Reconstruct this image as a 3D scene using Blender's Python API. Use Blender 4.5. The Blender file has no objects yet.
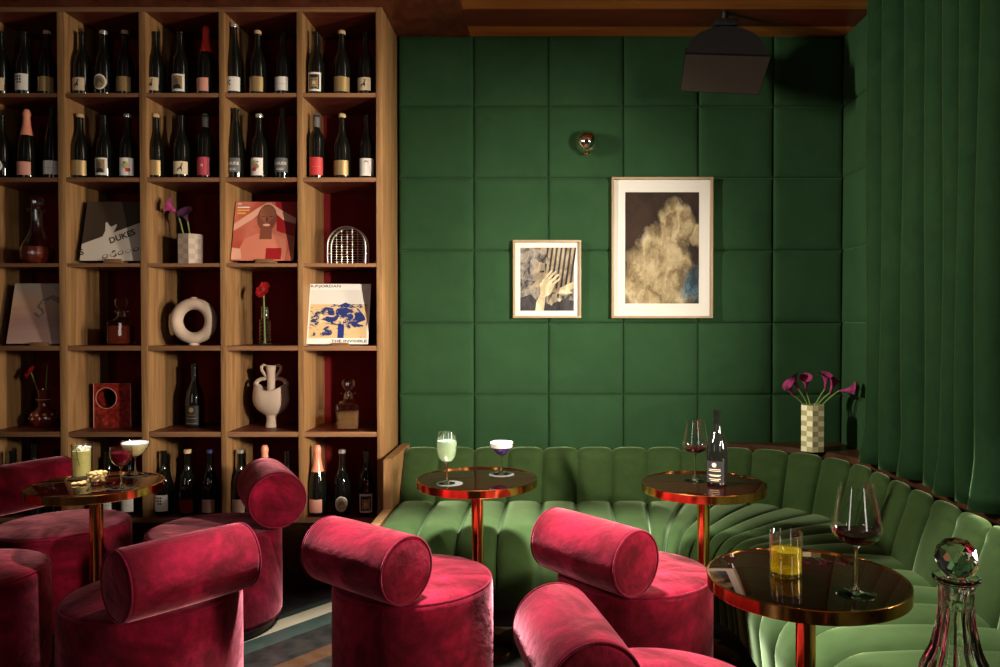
import bpy, bmesh, math, random
from mathutils import Matrix, Vector
random.seed(7)
PI = math.pi
C = bpy.context.scene.collection
sc = bpy.context.scene

# ------------------------------------------------------------------ camera
F, PX, PY, TILT, ZC = 775.0, 544.0, 333.5, 0.0155, 1.375
cam = bpy.data.objects.new('camera', bpy.data.cameras.new('camera'))
C.objects.link(cam)
cam.location = (0, 0, ZC)
cam.rotation_euler = (PI / 2 - TILT, 0, 0)
cam.data.sensor_width = 36
cam.data.lens = 36 * F / 1000
cam.data.shift_x = (500 - PX) / 1000
cam.data.clip_start = 0.02
sc.camera = cam
_f = Vector((0, math.cos(TILT), -math.sin(TILT)))
_u = Vector((0, math.sin(TILT), math.cos(TILT)))

def ray(px, py):
    return _f + Vector(((px - PX) / F, 0, 0)) - _u * ((py - PY) / F)

def at(px, py, Y):                       # point of the place seen at a pixel, at depth Y
    d = ray(px, py)
    return Vector((0, 0, ZC)) + d * (Y / d.y)

def onz(px, py, z):                      # point seen at a pixel, on a level plane
    d = ray(px, py)
    return Vector((0, 0, ZC)) + d * ((z - ZC) / d.z)

# ------------------------------------------------------------------ world, lights, exposure
sc.view_settings.view_transform = 'Standard'
sc.view_settings.look = 'None'
sc.view_settings.gamma = 1
sc.view_settings.use_curve_mapping = False
sc.view_settings.exposure = 0.0
sc.cycles.max_bounces = 10
sc.cycles.transparent_max_bounces = 24
sc.cycles.sample_clamp_indirect = 4
w = bpy.data.worlds.new('room_light')
sc.world = w
w.use_nodes = True
w.node_tree.nodes['Background'].inputs[0].default_value = (1, 0.88, 0.75, 1)
w.node_tree.nodes['Background'].inputs[1].default_value = 0.016

def light(name, kind, loc, target, power, col, **kw):
    l = bpy.data.lights.new(name, kind)
    l.energy = power
    l.color = col
    for k, v in kw.items():
        setattr(l, k, v)
    o = bpy.data.objects.new(name, l)
    C.objects.link(o)
    o.location = loc
    o.rotation_euler = (Vector(target) - Vector(loc)).to_track_quat('-Z', 'Y').to_euler()
    return o

# daylight through the tall window beyond the curtain
light('window_and_fill_light', 'AREA', (3.25, 1.70, 1.60), (-1.0, 4.1, 1.2), 130, (1, 0.86, 0.66),
      shape='RECTANGLE', size=0.30, size_y=1.0, spread=math.radians(150))
# unseen fill lights added behind the camera, to lift shade and streak the glass
light('window_and_fill_light', 'AREA', (-3.1, -0.9, 1.75), (0.0, 4.0, 1.2), 13, (1, 0.92, 0.84),
      shape='RECTANGLE', size=0.5, size_y=1.7)
light('window_and_fill_light', 'AREA', (2.3, -1.6, 1.75), (0.2, 4.0, 1.2), 13, (1, 0.92, 0.84),
      shape='RECTANGLE', size=0.5, size_y=1.7)
# wall-washing and overhead spots
light('wall_spot', 'AREA', (1.86, 1.0, 1.75), (-0.45, 4.4, 1.28), 29, (1, 0.88, 0.70),
      shape='RECTANGLE', size=0.08, size_y=0.4, spread=math.radians(50))
light('overhead_spot', 'SPOT', (-0.10, 2.95, 2.93), (-0.12, 2.75, 0.4), 1600, (1, 0.92, 0.84),
      spot_size=1.0, spot_blend=0.6, shadow_soft_size=0.16)
light('overhead_spot', 'SPOT', (1.22, 2.20, 2.93), (1.27, 2.28, 0.4), 430, (1, 0.92, 0.80),
      spot_size=0.62, spot_blend=0.6, shadow_soft_size=0.05)
light('overhead_spot', 'SPOT', (-1.55, 2.8, 2.93), (-1.80, 3.10, 0.72), 420, (1, 0.92, 0.80),  # extra spot added to brighten the drinks on the left table
      spot_size=0.30, spot_blend=0.6, shadow_soft_size=0.04)
light('corner_spot', 'AREA', (-2.45, 2.3, 2.4), (1.72, 3.6, 1.6), 29, (1, 0.90, 0.72),
      shape='RECTANGLE', size=0.10, size_y=0.5, spread=math.radians(62))

# ------------------------------------------------------------------ materials
class NT:
    def __init__(s, name):
        s.m = bpy.data.materials.new(name)
        s.m.use_nodes = True
        s.t = s.m.node_tree
        s.b = s.t.nodes['Principled BSDF']
        s.out = s.t.nodes['Material Output']
    def n(s, t, **kw):
        x = s.t.nodes.new('ShaderNode' + t)
        for k, v in kw.items():
            setattr(x, k, v)
        return x
    def l(s, a, b):
        s.t.links.new(a, b)
    def coords(s, scale=(1, 1, 1), rot=(0, 0, 0), kind='Object', loc=(0, 0, 0)):
        tc = s.n('TexCoord')
        mp = s.n('Mapping')
        mp.inputs['Scale'].default_value = scale
        mp.inputs['Rotation'].default_value = rot
        mp.inputs['Location'].default_value = loc
        s.l(tc.outputs[kind], mp.inputs[0])
        return mp.outputs[0]
    def noise(s, vec, scale, detail=4, rough=0.55, dist=0):
        x = s.n('TexNoise')
        x.inputs['Scale'].default_value = scale
        x.inputs['Detail'].default_value = detail
        x.inputs['Roughness'].default_value = rough
        x.inputs['Distortion'].default_value = dist
        s.l(vec, x.inputs['Vector'])
        return x.outputs['Fac']
    def ramp(s, fac, stops, const=False):
        r = s.n('ValToRGB')
        if const:
            r.color_ramp.interpolation = 'CONSTANT'
        e = r.color_ramp.elements
        while len(e) < len(stops):
            e.new(0.5)
        for k, (p, c) in zip(e, stops):
            k.position = p
            k.color = (*c, 1) if len(c) == 3 else c
        s.l(fac, r.inputs[0])
        return r.outputs[0]
    def math(s, op, a, b=None, clamp=False):
        x = s.n('Math', operation=op, use_clamp=clamp)
        for i, v in enumerate((a, b)):
            if v is None:
                continue
            if isinstance(v, (int, float)):
                x.inputs[i].default_value = v
            else:
                s.l(v, x.inputs[i])
        return x.outputs[0]
    def mix(s, fac, a, b):
        x = s.n('Mix', data_type='RGBA')
        if isinstance(fac, (int, float)):
            x.inputs[0].default_value = fac
        else:
            s.l(fac, x.inputs[0])
        for i, v in ((6, a), (7, b)):
            if isinstance(v, tuple):
                x.inputs[i].default_value = (*v, 1)
            else:
                s.l(v, x.inputs[i])
        return x.outputs[2]
    def bump(s, h, strength, dist=0.01):
        x = s.n('Bump')
        x.inputs['Strength'].default_value = strength
        x.inputs['Distance'].default_value = dist
        s.l(h, x.inputs['Height'])
        s.l(x.outputs[0], s.b.inputs['Normal'])
    def set(s, **kw):
        for k, v in kw.items():
            i = s.b.inputs[k.replace('_', ' ')]
            i.default_value = (*v, 1) if isinstance(v, tuple) and len(v) == 3 else v

def plain(name, col, rough=0.5, metal=0.0, **kw):
    t = NT(name)
    t.set(Base_Color=col, Roughness=rough, Metallic=metal, **kw)
    return t.m

def velvet(name, dark, light_, sheen, tint, scale=6, bump=0.25, srough=0.35, crush=None):
    t = NT(name)
    v = t.coords()
    n1 = t.noise(v, scale, 5, 0.62, 0.6)
    n2 = t.noise(v, scale * 5, 3, 0.6)
    f = t.math('ADD', t.math('MULTIPLY', n1, 0.7), t.math('MULTIPLY', n2, 0.3))
    col = t.ramp(f, [(0.36, dark), (0.64, light_)])
    t.l(col, t.b.inputs['Base Color'])
    t.set(Roughness=0.85, Specular_IOR_Level=0.1, Sheen_Weight=sheen, Sheen_Roughness=srough, Sheen_Tint=tint)
    if crush:
        n3 = t.noise(t.coords(loc=(3.1, 1.7, 0.4)), 3.2, 6, 0.66, 1.6)
        x = t.n('MapRange')
        x.inputs[1].default_value, x.inputs[2].default_value = 0.40, 0.60
        x.inputs[3].default_value, x.inputs[4].default_value = crush
        t.l(n3, x.inputs[0])
        t.l(x.outputs[0], t.b.inputs['Sheen Weight'])
        t.l(t.mix(t.math('MULTIPLY', t.math('SUBTRACT', n3, 0.38), 4.5, True), dark, col), t.b.inputs['Base Color'])
    t.bump(f, bump, 0.02)
    return t.m

def wood(name, c0, c1, axis, rough=0.45, ring=1.0):
    t = NT(name)
    s = [26, 26, 26]
    s[axis] = 1.6
    v = t.coords(tuple(s))
    n1 = t.noise(v, 1.0, 6, 0.6, 0.8)
    s2 = [160, 160, 160]
    s2[axis] = 4
    n2 = t.noise(t.coords(tuple(s2)), 1.0, 3, 0.6)
    f = t.math('ADD', t.math('MULTIPLY', n1, 0.68), t.math('MULTIPLY', n2, 0.32))
    t.l(t.ramp(f, [(0.34, c0), (0.62, c1)]), t.b.inputs['Base Color'])
    t.set(Roughness=rough, Specular_IOR_Level=0.35)
    t.bump(n2, 0.08, 0.002)
    return t.m

def thinglass(name, tint=(0.97, 0.98, 0.97), edge=0.9):
    t = NT(name)
    tr = t.n('BsdfTransparent')
    tr.inputs[0].default_value = (*tint, 1)
    gl = t.n('BsdfGlossy')
    gl.inputs['Roughness'].default_value = 0.03
    gl.inputs[0].default_value = (1, 1, 1, 1)
    fr = t.n('LayerWeight')
    fr.inputs[0].default_value = 0.5
    fac = t.math('ADD', t.math('MULTIPLY', t.math('POWER', fr.outputs['Facing'], 3.0), edge), 0.05, True)
    mx = t.n('MixShader')
    t.l(fac, mx.inputs[0])
    t.l(tr.outputs[0], mx.inputs[1])
    t.l(gl.outputs[0], mx.inputs[2])
    t.l(mx.outputs[0], t.out.inputs[0])
    return t.m

def liquid(name, col, body=(0.5, 0.5, 0.5), solid=0.5):
    t = NT(name)
    tr = t.n('BsdfTransparent')
    tr.inputs[0].default_value = (*col, 1)
    t.set(Base_Color=body, Roughness=0.05)
    mx = t.n('MixShader')
    mx.inputs[0].default_value = solid
    t.l(tr.outputs[0], mx.inputs[1])
    t.l(t.b.outputs[0], mx.inputs[2])
    t.l(mx.outputs[0], t.out.inputs[0])
    return t.m

M = {}
M['pink_velvet'] = velvet('pink_velvet', (0.065, 0.0007, 0.005), (0.27, 0.004, 0.028), 1.0, (1.0, 0.34, 0.44), 5, 0.4, 0.35, (0.45, 1.0))
M['pink_piping'] = velvet('pink_piping', (0.08, 0.0015, 0.010), (0.16, 0.004, 0.022), 0.9, (1.0, 0.28, 0.38), 30, 0.1)
M['wall_velvet'] = velvet('wall_velvet', (0.016, 0.048, 0.019), (0.021, 0.060, 0.024), 0.2, (0.5, 0.9, 0.5), 3, 0.05)
M['bench_velvet'] = velvet('bench_velvet', (0.021, 0.044, 0.012), (0.033, 0.062, 0.019), 0.48, (0.7, 1.0, 0.55), 4, 0.12)
M['curtain_velvet'] = velvet('curtain_velvet', (0.006, 0.024, 0.008), (0.010, 0.033, 0.011), 0.75, (0.5, 0.95, 0.45), 8, 0.1, 0.28)
M['oak_v'] = wood('oak_upright', (0.16, 0.075, 0.028), (0.36, 0.20, 0.085), 2)
M['oak_h'] = wood('oak_shelf', (0.14, 0.06, 0.028), (0.30, 0.15, 0.075), 0)
M['walnut'] = wood('walnut', (0.03, 0.011, 0.006), (0.075, 0.03, 0.015), 1, 0.35)
M['mahogany'] = wood('mahogany_board', (0.07, 0.012, 0.007), (0.16, 0.035, 0.018), 0)
M['maroon'] = plain('maroon_panel', (0.11, 0.006, 0.007), 0.9, Specular_IOR_Level=0.1)
M['black'] = plain('black_metal', (0.006, 0.006, 0.006), 0.45)
M['speaker_grey'] = plain('speaker_grille', (0.030, 0.024, 0.018), 0.55)
M['brass'] = plain('copper_brass', (0.80, 0.34, 0.10), 0.13, 1.0)
M['gold'] = plain('polished_brass', (0.90, 0.62, 0.28), 0.12, 1.0)
M['bronze_mirror'] = plain('smoked_glass_top', (0.007, 0.001, 0.0008), 0.03, 0, IOR=2.1, Specular_Tint=(1.0, 0.66, 0.48))
M['chrome'] = plain('mirrored_glass', (0.85, 0.8, 0.74), 0.05, 1.0)
M['steel'] = plain('steel_wire', (0.5, 0.48, 0.45), 0.3, 1.0)
M['glass'] = thinglass('clear_glass')
M['crystal'] = plain('cut_crystal', (1, 0.99, 0.97), 0.02, 0, Transmission_Weight=1.0, IOR=1.5)
M['bottle'] = plain('dark_bottle_glass', (0.005, 0.006, 0.005), 0.05, 0, Specular_IOR_Level=0.6)
M['cork'] = plain('cork', (0.50, 0.36, 0.20), 0.8)
M['white'] = plain('white_paper', (0.75, 0.72, 0.68), 0.7)
M['cream'] = plain('cream_paper', (0.62, 0.50, 0.34), 0.7)
M['grey'] = plain('grey_print', (0.10, 0.10, 0.10), 0.6)
M['charcoal'] = plain('charcoal_label', (0.022, 0.022, 0.026), 0.9, Specular_IOR_Level=0.05)
M['ink'] = plain('black_ink', (0.012, 0.011, 0.012), 0.6)
M['goldlabel'] = plain('gold_label', (0.42, 0.29, 0.13), 0.4, 0.5)
M['redfoil'] = plain('red_foil', (0.55, 0.03, 0.02), 0.3)
M['pinkfoil'] = plain('rose_foil', (0.80, 0.30, 0.20), 0.3)
M['redlabel'] = plain('red_label', (0.50, 0.03, 0.035), 0.55)
M['pinklabel'] = plain('rose_label', (0.72, 0.33, 0.26), 0.6)
M['ruby'] = plain('crimson_label', (0.45, 0.05, 0.08), 0.6)
M['mauve'] = plain('dusty_rose_label', (0.40, 0.24, 0.19), 0.65)
M['silver'] = plain('silver_cap', (0.75, 0.74, 0.72), 0.25, 0.8)
M['bluecap'] = plain('blue_cap', (0.05, 0.06, 0.20), 0.4)
M['ceramic'] = plain('matt_ceramic', (0.50, 0.38, 0.30), 0.75)
M['sandtile'] = plain('sand_tile', (0.42, 0.32, 0.25), 0.6)
M['greytile'] = plain('grey_tile', (0.33, 0.25, 0.20), 0.6)
M['ivory'] = plain('ivory_tile', (0.80, 0.76, 0.58), 0.4)
M['olive'] = plain('olive_tile', (0.42, 0.40, 0.16), 0.4)
M['stem'] = plain('green_stem', (0.16, 0.24, 0.06), 0.5)
M['lily'] = velvet('lily_petal', (0.12, 0.010, 0.05), (0.36, 0.05, 0.17), 0.3, (1, 0.6, 0.8), 24, 0.05)
M['darklily'] = plain('dark_lily_petal', (0.08, 0.025, 0.07), 0.4)
M['gerbera'] = plain('red_petal', (0.62, 0.015, 0.02), 0.6)
M['gerbera_eye'] = plain('flower_eye', (0.25, 0.02, 0.02), 0.8)
M['redglass'] = plain('red_cut_glass', (0.16, 0.02, 0.012), 0.08, 0, Specular_IOR_Level=0.9)
M['brandy'] = liquid('brandy', (0.45, 0.10, 0.03), (0.20, 0.03, 0.012), 0.5)
M['pale_brandy'] = liquid('pale_brandy', (0.82, 0.62, 0.42), (0.42, 0.25, 0.12), 0.22)
M['wine'] = liquid('red_wine', (0.12, 0.004, 0.008), (0.03, 0.0008, 0.003), 0.6)
M['cranberry'] = liquid('red_cocktail', (0.35, 0.01, 0.015), (0.24, 0.008, 0.02), 0.55)
M['citrus'] = liquid('citrus_drink', (0.92, 0.88, 0.40), (0.92, 0.84, 0.36), 0.75)
M['pale_green'] = liquid('pale_green_drink', (0.86, 0.93, 0.80), (0.46, 0.60, 0.42), 0.62)
M['sour'] = liquid('pale_yellow_drink', (0.92, 0.84, 0.50), (0.92, 0.80, 0.42), 0.8)
M['violet'] = liquid('violet_drink', (0.12, 0.06, 0.35), (0.05, 0.02, 0.20), 0.8)
M['whisky'] = liquid('golden_drink', (0.97, 0.88, 0.30), (0.72, 0.55, 0.03), 0.34)
M['foam'] = plain('white_foam', (0.72, 0.72, 0.69), 0.8)
M['ice'] = thinglass('ice', (0.96, 0.97, 0.95), 0.4)
M['frost'] = plain('frosty_ice', (0.72, 0.72, 0.66), 0.2)
M['herb'] = plain('herb_leaf', (0.18, 0.24, 0.07), 0.6)
M['nut'] = plain('roasted_nut', (0.72, 0.50, 0.22), 0.6)
M['frosted'] = liquid('frosted_glass', (0.9, 0.92, 0.9), (0.75, 0.77, 0.75), 0.07)
M['slate'] = plain('dark_coaster', (0.010, 0.012, 0.012), 0.5)

def tileglaze():
    t = NT('red_glazed_tile')
    f = t.noise(t.coords(), 40, 5, 0.7)
    t.l(t.ramp(f, [(0.35, (0.10, 0.006, 0.005)), (0.6, (0.36, 0.03, 0.02)), (0.75, (0.55, 0.12, 0.08))]), t.b.inputs['Base Color'])
    t.set(Roughness=0.15)
    return t.m
M['redtile'] = tileglaze()

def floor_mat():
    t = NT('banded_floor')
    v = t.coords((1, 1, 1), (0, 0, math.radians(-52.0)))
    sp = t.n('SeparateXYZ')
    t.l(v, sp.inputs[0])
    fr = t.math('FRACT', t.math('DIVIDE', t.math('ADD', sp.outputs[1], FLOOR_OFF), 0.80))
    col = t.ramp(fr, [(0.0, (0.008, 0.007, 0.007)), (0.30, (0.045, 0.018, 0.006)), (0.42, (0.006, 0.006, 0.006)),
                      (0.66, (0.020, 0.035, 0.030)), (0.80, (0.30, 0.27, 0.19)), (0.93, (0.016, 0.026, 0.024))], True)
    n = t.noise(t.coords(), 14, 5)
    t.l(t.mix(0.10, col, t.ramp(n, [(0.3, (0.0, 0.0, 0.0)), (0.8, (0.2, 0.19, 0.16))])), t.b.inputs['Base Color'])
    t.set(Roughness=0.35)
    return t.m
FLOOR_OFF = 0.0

def ceiling_mat():
    t = NT('mahogany_ceiling')
    v = t.coords()
    sp = t.n('SeparateXYZ')
    t.l(v, sp.inputs[0])
    row = t.math('FLOOR', t.math('DIVIDE', t.math('ADD', sp.outputs[1], 0.03), 0.24))
    alt = t.math('FRACT', t.math('MULTIPLY', row, 0.5))
    g = t.noise(t.coords((1.2, 22, 22)), 1, 5, 0.65, 1.0)
    a = t.ramp(g, [(0.3, (0.08, 0.012, 0.006)), (0.7, (0.18, 0.03, 0.012))])
    b = t.ramp(g, [(0.3, (0.26, 0.08, 0.015)), (0.7, (0.52, 0.19, 0.045))])
    c = t.mix(t.math('MULTIPLY', alt, 2.0, True), b, a)
    g2 = t.noise(t.coords((18, 9, 9), (0, 0, 0.6)), 1, 4, 0.6, 0.6)
    side = t.ramp(g2, [(0.35, (0.07, 0.012, 0.007)), (0.7, (0.18, 0.04, 0.016))])
    left = t.math('LESS_THAN', sp.outputs[0], -0.42)
    t.l(t.mix(left, c, side), t.b.inputs['Base Color'])
    t.set(Roughness=0.35)
    return t.m

# ------------------------------------------------------------------ mesh helpers
class MB:
    def __init__(s):
        s.v, s.f, s.m = [], [], []
    def add(s, vf, mi=0, mat=None):
        v, f = vf
        o = len(s.v)
        for p in v:
            p = Vector(p)
            s.v.append(mat @ p if mat is not None else p)
        for q in f:
            s.f.append([i + o for i in q])
            s.m.append(mi)
        return s
    def mesh(s, name, mats, angle=35, fix=True):
        me = bpy.data.meshes.new(name)
        me.from_pydata([tuple(p) for p in s.v], [], s.f)
        for m in (mats if isinstance(mats, (list, tuple)) else [mats]):
            me.materials.append(M[m] if isinstance(m, str) else m)
        for p, mi in zip(me.polygons, s.m):
            p.material_index = mi
            p.use_smooth = True
        if fix:
            bm = bmesh.new()
            bm.from_mesh(me)
            bmesh.ops.recalc_face_normals(bm, faces=bm.faces)
            bm.to_mesh(me)
            bm.free()
        me.set_sharp_from_angle(angle=math.radians(angle))
        return me
    def build(s, name, mats, parent=None, loc=(0, 0, 0), rot=(0, 0, 0), **kw):
        return put(name, s.mesh(name, mats, **kw), parent, loc, rot)

def put(name, me, parent=None, loc=(0, 0, 0), rot=(0, 0, 0)):
    o = bpy.data.objects.new(name, me)
    C.objects.link(o)
    o.location = loc
    o.rotation_euler = rot
    if parent:
        o.parent = parent
    return o

def tag(o, label=None, cat=None, group=None, kind=None):
    if label: o['label'] = label
    if cat: o['category'] = cat
    if group: o['group'] = group
    if kind: o['kind'] = kind
    return o

def empty(name, loc, label, cat, group=None, rz=0, rx=0):
    o = bpy.data.objects.new(name, None)
    C.objects.link(o)
    o.location = loc
    o.rotation_euler = (rx, 0, rz)
    o.empty_display_size = 0.05
    return tag(o, label, cat, group)

def box(c, s, bev=0.0, seg=2):
    bm = bmesh.new()
    bmesh.ops.create_cube(bm, size=1)
    for v in bm.verts:
        v.co = Vector((v.co.x * s[0] + c[0], v.co.y * s[1] + c[1], v.co.z * s[2] + c[2]))
    if bev:
        bmesh.ops.bevel(bm, geom=bm.edges[:], offset=bev, segments=seg, affect='EDGES', profile=0.5)
    bm.verts.index_update()
    r = [v.co.copy() for v in bm.verts], [[v.index for v in f.verts] for f in bm.faces]
    bm.free()
    return r

def lathe(prof, seg=32, ribs=0, amp=0.0):
    v, f, rings = [], [], []
    for r, z in prof:
        if r < 1e-6:
            rings.append([len(v)])
            v.append((0, 0, z))
        else:
            k0 = len(v)
            for k in range(seg):
                a = 2 * PI * k / seg
                q = r * (1 + amp * math.cos(ribs * a)) if ribs else r
                v.append((q * math.cos(a), q * math.sin(a), z))
            rings.append(list(range(k0, k0 + seg)))
    for a, b in zip(rings, rings[1:]):
        for k in range(seg):
            k2 = (k + 1) % seg
            if len(a) == 1 and len(b) == 1:
                continue
            if len(a) == 1:
                f.append([a[0], b[k], b[k2]])
            elif len(b) == 1:
                f.append([a[k], a[k2], b[0]])
            else:
                f.append([a[k], a[k2], b[k2], b[k]])
    return v, f

def tube(pts, r, seg=10, closed=False):
    pts = [Vector(p) for p in pts]
    n = len(pts)
    rr = r if isinstance(r, (list, tuple)) else [r] * n
    v, f = [], []
    up = None
    for i, p in enumerate(pts):
        if closed:
            t = (pts[(i + 1) % n] - pts[i - 1]).normalized()
        else:
            t = (pts[min(i + 1, n - 1)] - pts[max(i - 1, 0)]).normalized()
        if up is None:
            up = Vector((0, 0, 1)) if abs(t.z) < 0.9 else Vector((1, 0, 0))
        s = t.cross(up)
        if s.length < 1e-6:
            s = t.orthogonal()
        s.normalize()
        up = s.cross(t).normalized()
        for k in range(seg):
            a = 2 * PI * k / seg
            v.append(p + (s * math.cos(a) + up * math.sin(a)) * rr[i])
    m = n if closed else n - 1
    for i in range(m):
        j = (i + 1) % n
        for k in range(seg):
            k2 = (k + 1) % seg
            f.append([i * seg + k, i * seg + k2, j * seg + k2, j * seg + k])
    if not closed:
        f.append(list(range(seg))[::-1])
        f.append([(n - 1) * seg + k for k in range(seg)])
    return v, f

def grid(fn, us, vs, wu=False, wv=False):
    v = [fn(a, b) for a in us for b in vs]
    nu, nv, f = len(us), len(vs), []
    for i in range(nu if wu else nu - 1):
        for j in range(nv if wv else nv - 1):
            i2, j2 = (i + 1) % nu, (j + 1) % nv
            f.append([i * nv + j, i2 * nv + j, i2 * nv + j2, i * nv + j2])
    return v, f

def prism(poly, z0, z1):
    n = len(poly)
    v = [(x, y, z0) for x, y in poly] + [(x, y, z1) for x, y in poly]
    f = [list(range(n))[::-1], list(range(n, 2 * n))]
    for k in range(n):
        f.append([k, (k + 1) % n, n + (k + 1) % n, n + k])
    return v, f

def lin(a, b, n):
    return [a + (b - a) * k / (n - 1) for k in range(n)]

def arc(cx, cy, r, a0, a1, n):
    return [(cx + r * math.cos(a), cy + r * math.sin(a)) for a in lin(a0, a1, n)]

def ell(cx, cy, rx, ry, n=20, rot=0.0):
    o = []
    for k in range(n):
        a = 2 * PI * k / n
        x, y = rx * math.cos(a), ry * math.sin(a)
        o.append((cx + x * math.cos(rot) - y * math.sin(rot), cy + x * math.sin(rot) + y * math.cos(rot)))
    return o

_txt = {}
def text_vf(s, size):
    if (s, size) not in _txt:
        cu = bpy.data.curves.new('lettering', 'FONT')
        cu.body = s
        cu.size = size
        cu.align_x = 'CENTER'
        cu.resolution_u = 3
        cu.offset = size * (0.03 if size > 0.03 else 0.012)
        o = bpy.data.objects.new('lettering', cu)
        C.objects.link(o)
        dg = bpy.context.evaluated_depsgraph_get()
        me = bpy.data.meshes.new_from_object(o.evaluated_get(dg))
        _txt[(s, size)] = ([v.co.copy() for v in me.vertices], [list(p.vertices) for p in me.polygons])
        bpy.data.objects.remove(o)
        bpy.data.meshes.remove(me)
        bpy.data.curves.remove(cu)
    return _txt[(s, size)]

# flat print: shapes in (u, v), lifted a hair one above another, facing -Y
def flat(mb, poly, mi, k):
    y = -0.0003 * k
    mb.add(([(u, y, v) for u, v in poly], [list(range(len(poly)))]), mi)

# ------------------------------------------------------------------ the room
YW = 4.43                                 # back wall
YB = 4.02                                 # bookcase front
wx = [at(p, 250, YW).x for p in (399, 473.8, 548.6, 623.5, 698.3, 773, 842.7)]
wz = [at(600, p, YW).z for p in (36, 106.5, 178, 250.5, 323, 394.5, 466)]
ZT = wz[0]
XR = wx[-1]

def pad_samples(a, b):
    m, h = (a + b) / 2, (b - a) / 2
    return [m + h * t for t in (-1, -0.985, -0.96, -0.92, -0.8, -0.5, 0, 0.5, 0.8, 0.92, 0.96, 0.985, 1)]

def pad(t, a, b):
    u = abs((t - (a + b) / 2) / ((b - a) / 2))
    return max(0.0, 1 - u ** 14) ** 0.5

def padded(mb, xs, zs, place, depth=0.022):
    for a, b in zip(xs, xs[1:]):
        for c, d in zip(zs, zs[1:]):
            fn = lambda x, z: place(x, z, depth * min(pad(x, a, b), pad(z, c, d)) * (1 + 0.12 * math.cos(3 * (x - a) / (b - a)) * math.cos(2 * (z - c) / (d - c))))
            mb.add(grid(fn, pad_samples(a, b), pad_samples(c, d)))

mb = MB()
padded(mb, wx, wz, lambda x, z, d: Vector((x, YW + 0.01 - d, z)))
mb.add(box(((wx[0] - 3.2 + XR + 0.3) / 2, YW + 0.09, ZT / 2), (XR + 0.3 - wx[0] + 3.2, 0.14, ZT)))
tag(mb.build('wall_back', 'wall_velvet'), kind='structure')

ys = [YW - 0.438 * k for k in range(5)]
mb = MB()
padded(mb, ys[::-1], wz, lambda y, z, d: Vector((XR + 0.01 - d, y, z)))
mb.add(box((XR + 0.09, (YW + ys[-1]) / 2, ZT / 2), (0.14, YW - ys[-1], ZT)))
tag(mb.build('wall_right', 'wall_velvet'), kind='structure')

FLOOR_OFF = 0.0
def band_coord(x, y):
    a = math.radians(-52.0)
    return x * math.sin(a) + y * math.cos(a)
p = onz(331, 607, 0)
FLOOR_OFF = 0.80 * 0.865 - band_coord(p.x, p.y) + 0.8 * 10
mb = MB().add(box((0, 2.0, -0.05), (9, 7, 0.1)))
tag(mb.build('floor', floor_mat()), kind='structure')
mb = MB().add(box((-0.2, 2.2, ZT + 0.05), (5.6, 5.0, 0.1)))
tag(mb.build('ceiling', ceiling_mat()), kind='structure')

# ------------------------------------------------------------------ bookcase
colpx = [(-21, -15), (59.5, 67), (141, 147.5), (220.5, 226), (298, 303.5), (376.7, 383)]
dx = [(at(a, 330, YB).x, at(b, 330, YB).x) for a, b in colpx]
shpx = [(5.6, 11.6), (92.8, 96.8), (177.3, 181.6), (263.2, 266.8), (345.8, 350.6), (432.0, 437.0), (518, 523)]
sz = [(at(250, b, YB).z, at(250, a, YB).z) for a, b in shpx]        # (underside, top)
sz[0] = (sz[0][0], ZT - 0.001)
bc = empty('bookcase', ((dx[0][0] + dx[-1][1]) / 2, (YB + YW) / 2, 0), 'tall oak cubby bookcase filling the left wall, full of bottles and ornaments', 'bookcase')
O = bc.location.copy()
DB = YW - YB - 0.002
def bpart(name, x0, x1, y0, y1, z0, z1, mat, bev=0.0015):
    return MB().add(box(((x0 + x1) / 2 - O.x, (y0 + y1) / 2 - O.y, (z0 + z1) / 2), (x1 - x0, y1 - y0, z1 - z0), bev)).build(name, mat, bc)
for k, (a, b) in enumerate(dx):
    if k == len(dx) - 1:
        bpart('side_panel', a, b, YB, YW - 0.002, 0.0, ZT - 0.002, 'oak_v')
    elif k == 0:
        bpart('side_panel', a, b, YB, YW - 0.03, 0.0, sz[0][0], 'oak_v')
    else:
        bpart('divider', a, b, YB, YW - 0.03, sz[6][1], sz[0][0], 'oak_v')
for k, (a, b) in enumerate(sz):
    nm = 'top_board' if k == 0 else 'bottom_board' if k == 6 else 'shelf'
    x0, x1, y0 = (dx[0][0] if k == 0 else dx[0][1]), dx[-1][0], (YB + 0.003 if k else YB - 0.001)
    bd = bpart(nm, x0, x1, y0 + 0.012, YW - 0.03, a, b, 'mahogany', 0)
    MB().add(box(((x0 + x1) / 2 - O.x, y0 + 0.006 - O.y, (a + b) / 2), (x1 - x0, 0.012, b - a), 0.001)).build('edge_band', 'oak_h', bd)
bpart('back_panel', dx[0][0], dx[-1][0], YW - 0.028, YW - 0.005, 0.0, ZT - 0.03, 'maroon', 0)
bpart('plinth', dx[0][1], dx[-1][0], YB + 0.03, YB + 0.05, 0.0, sz[6][0], 'walnut', 0)

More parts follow.
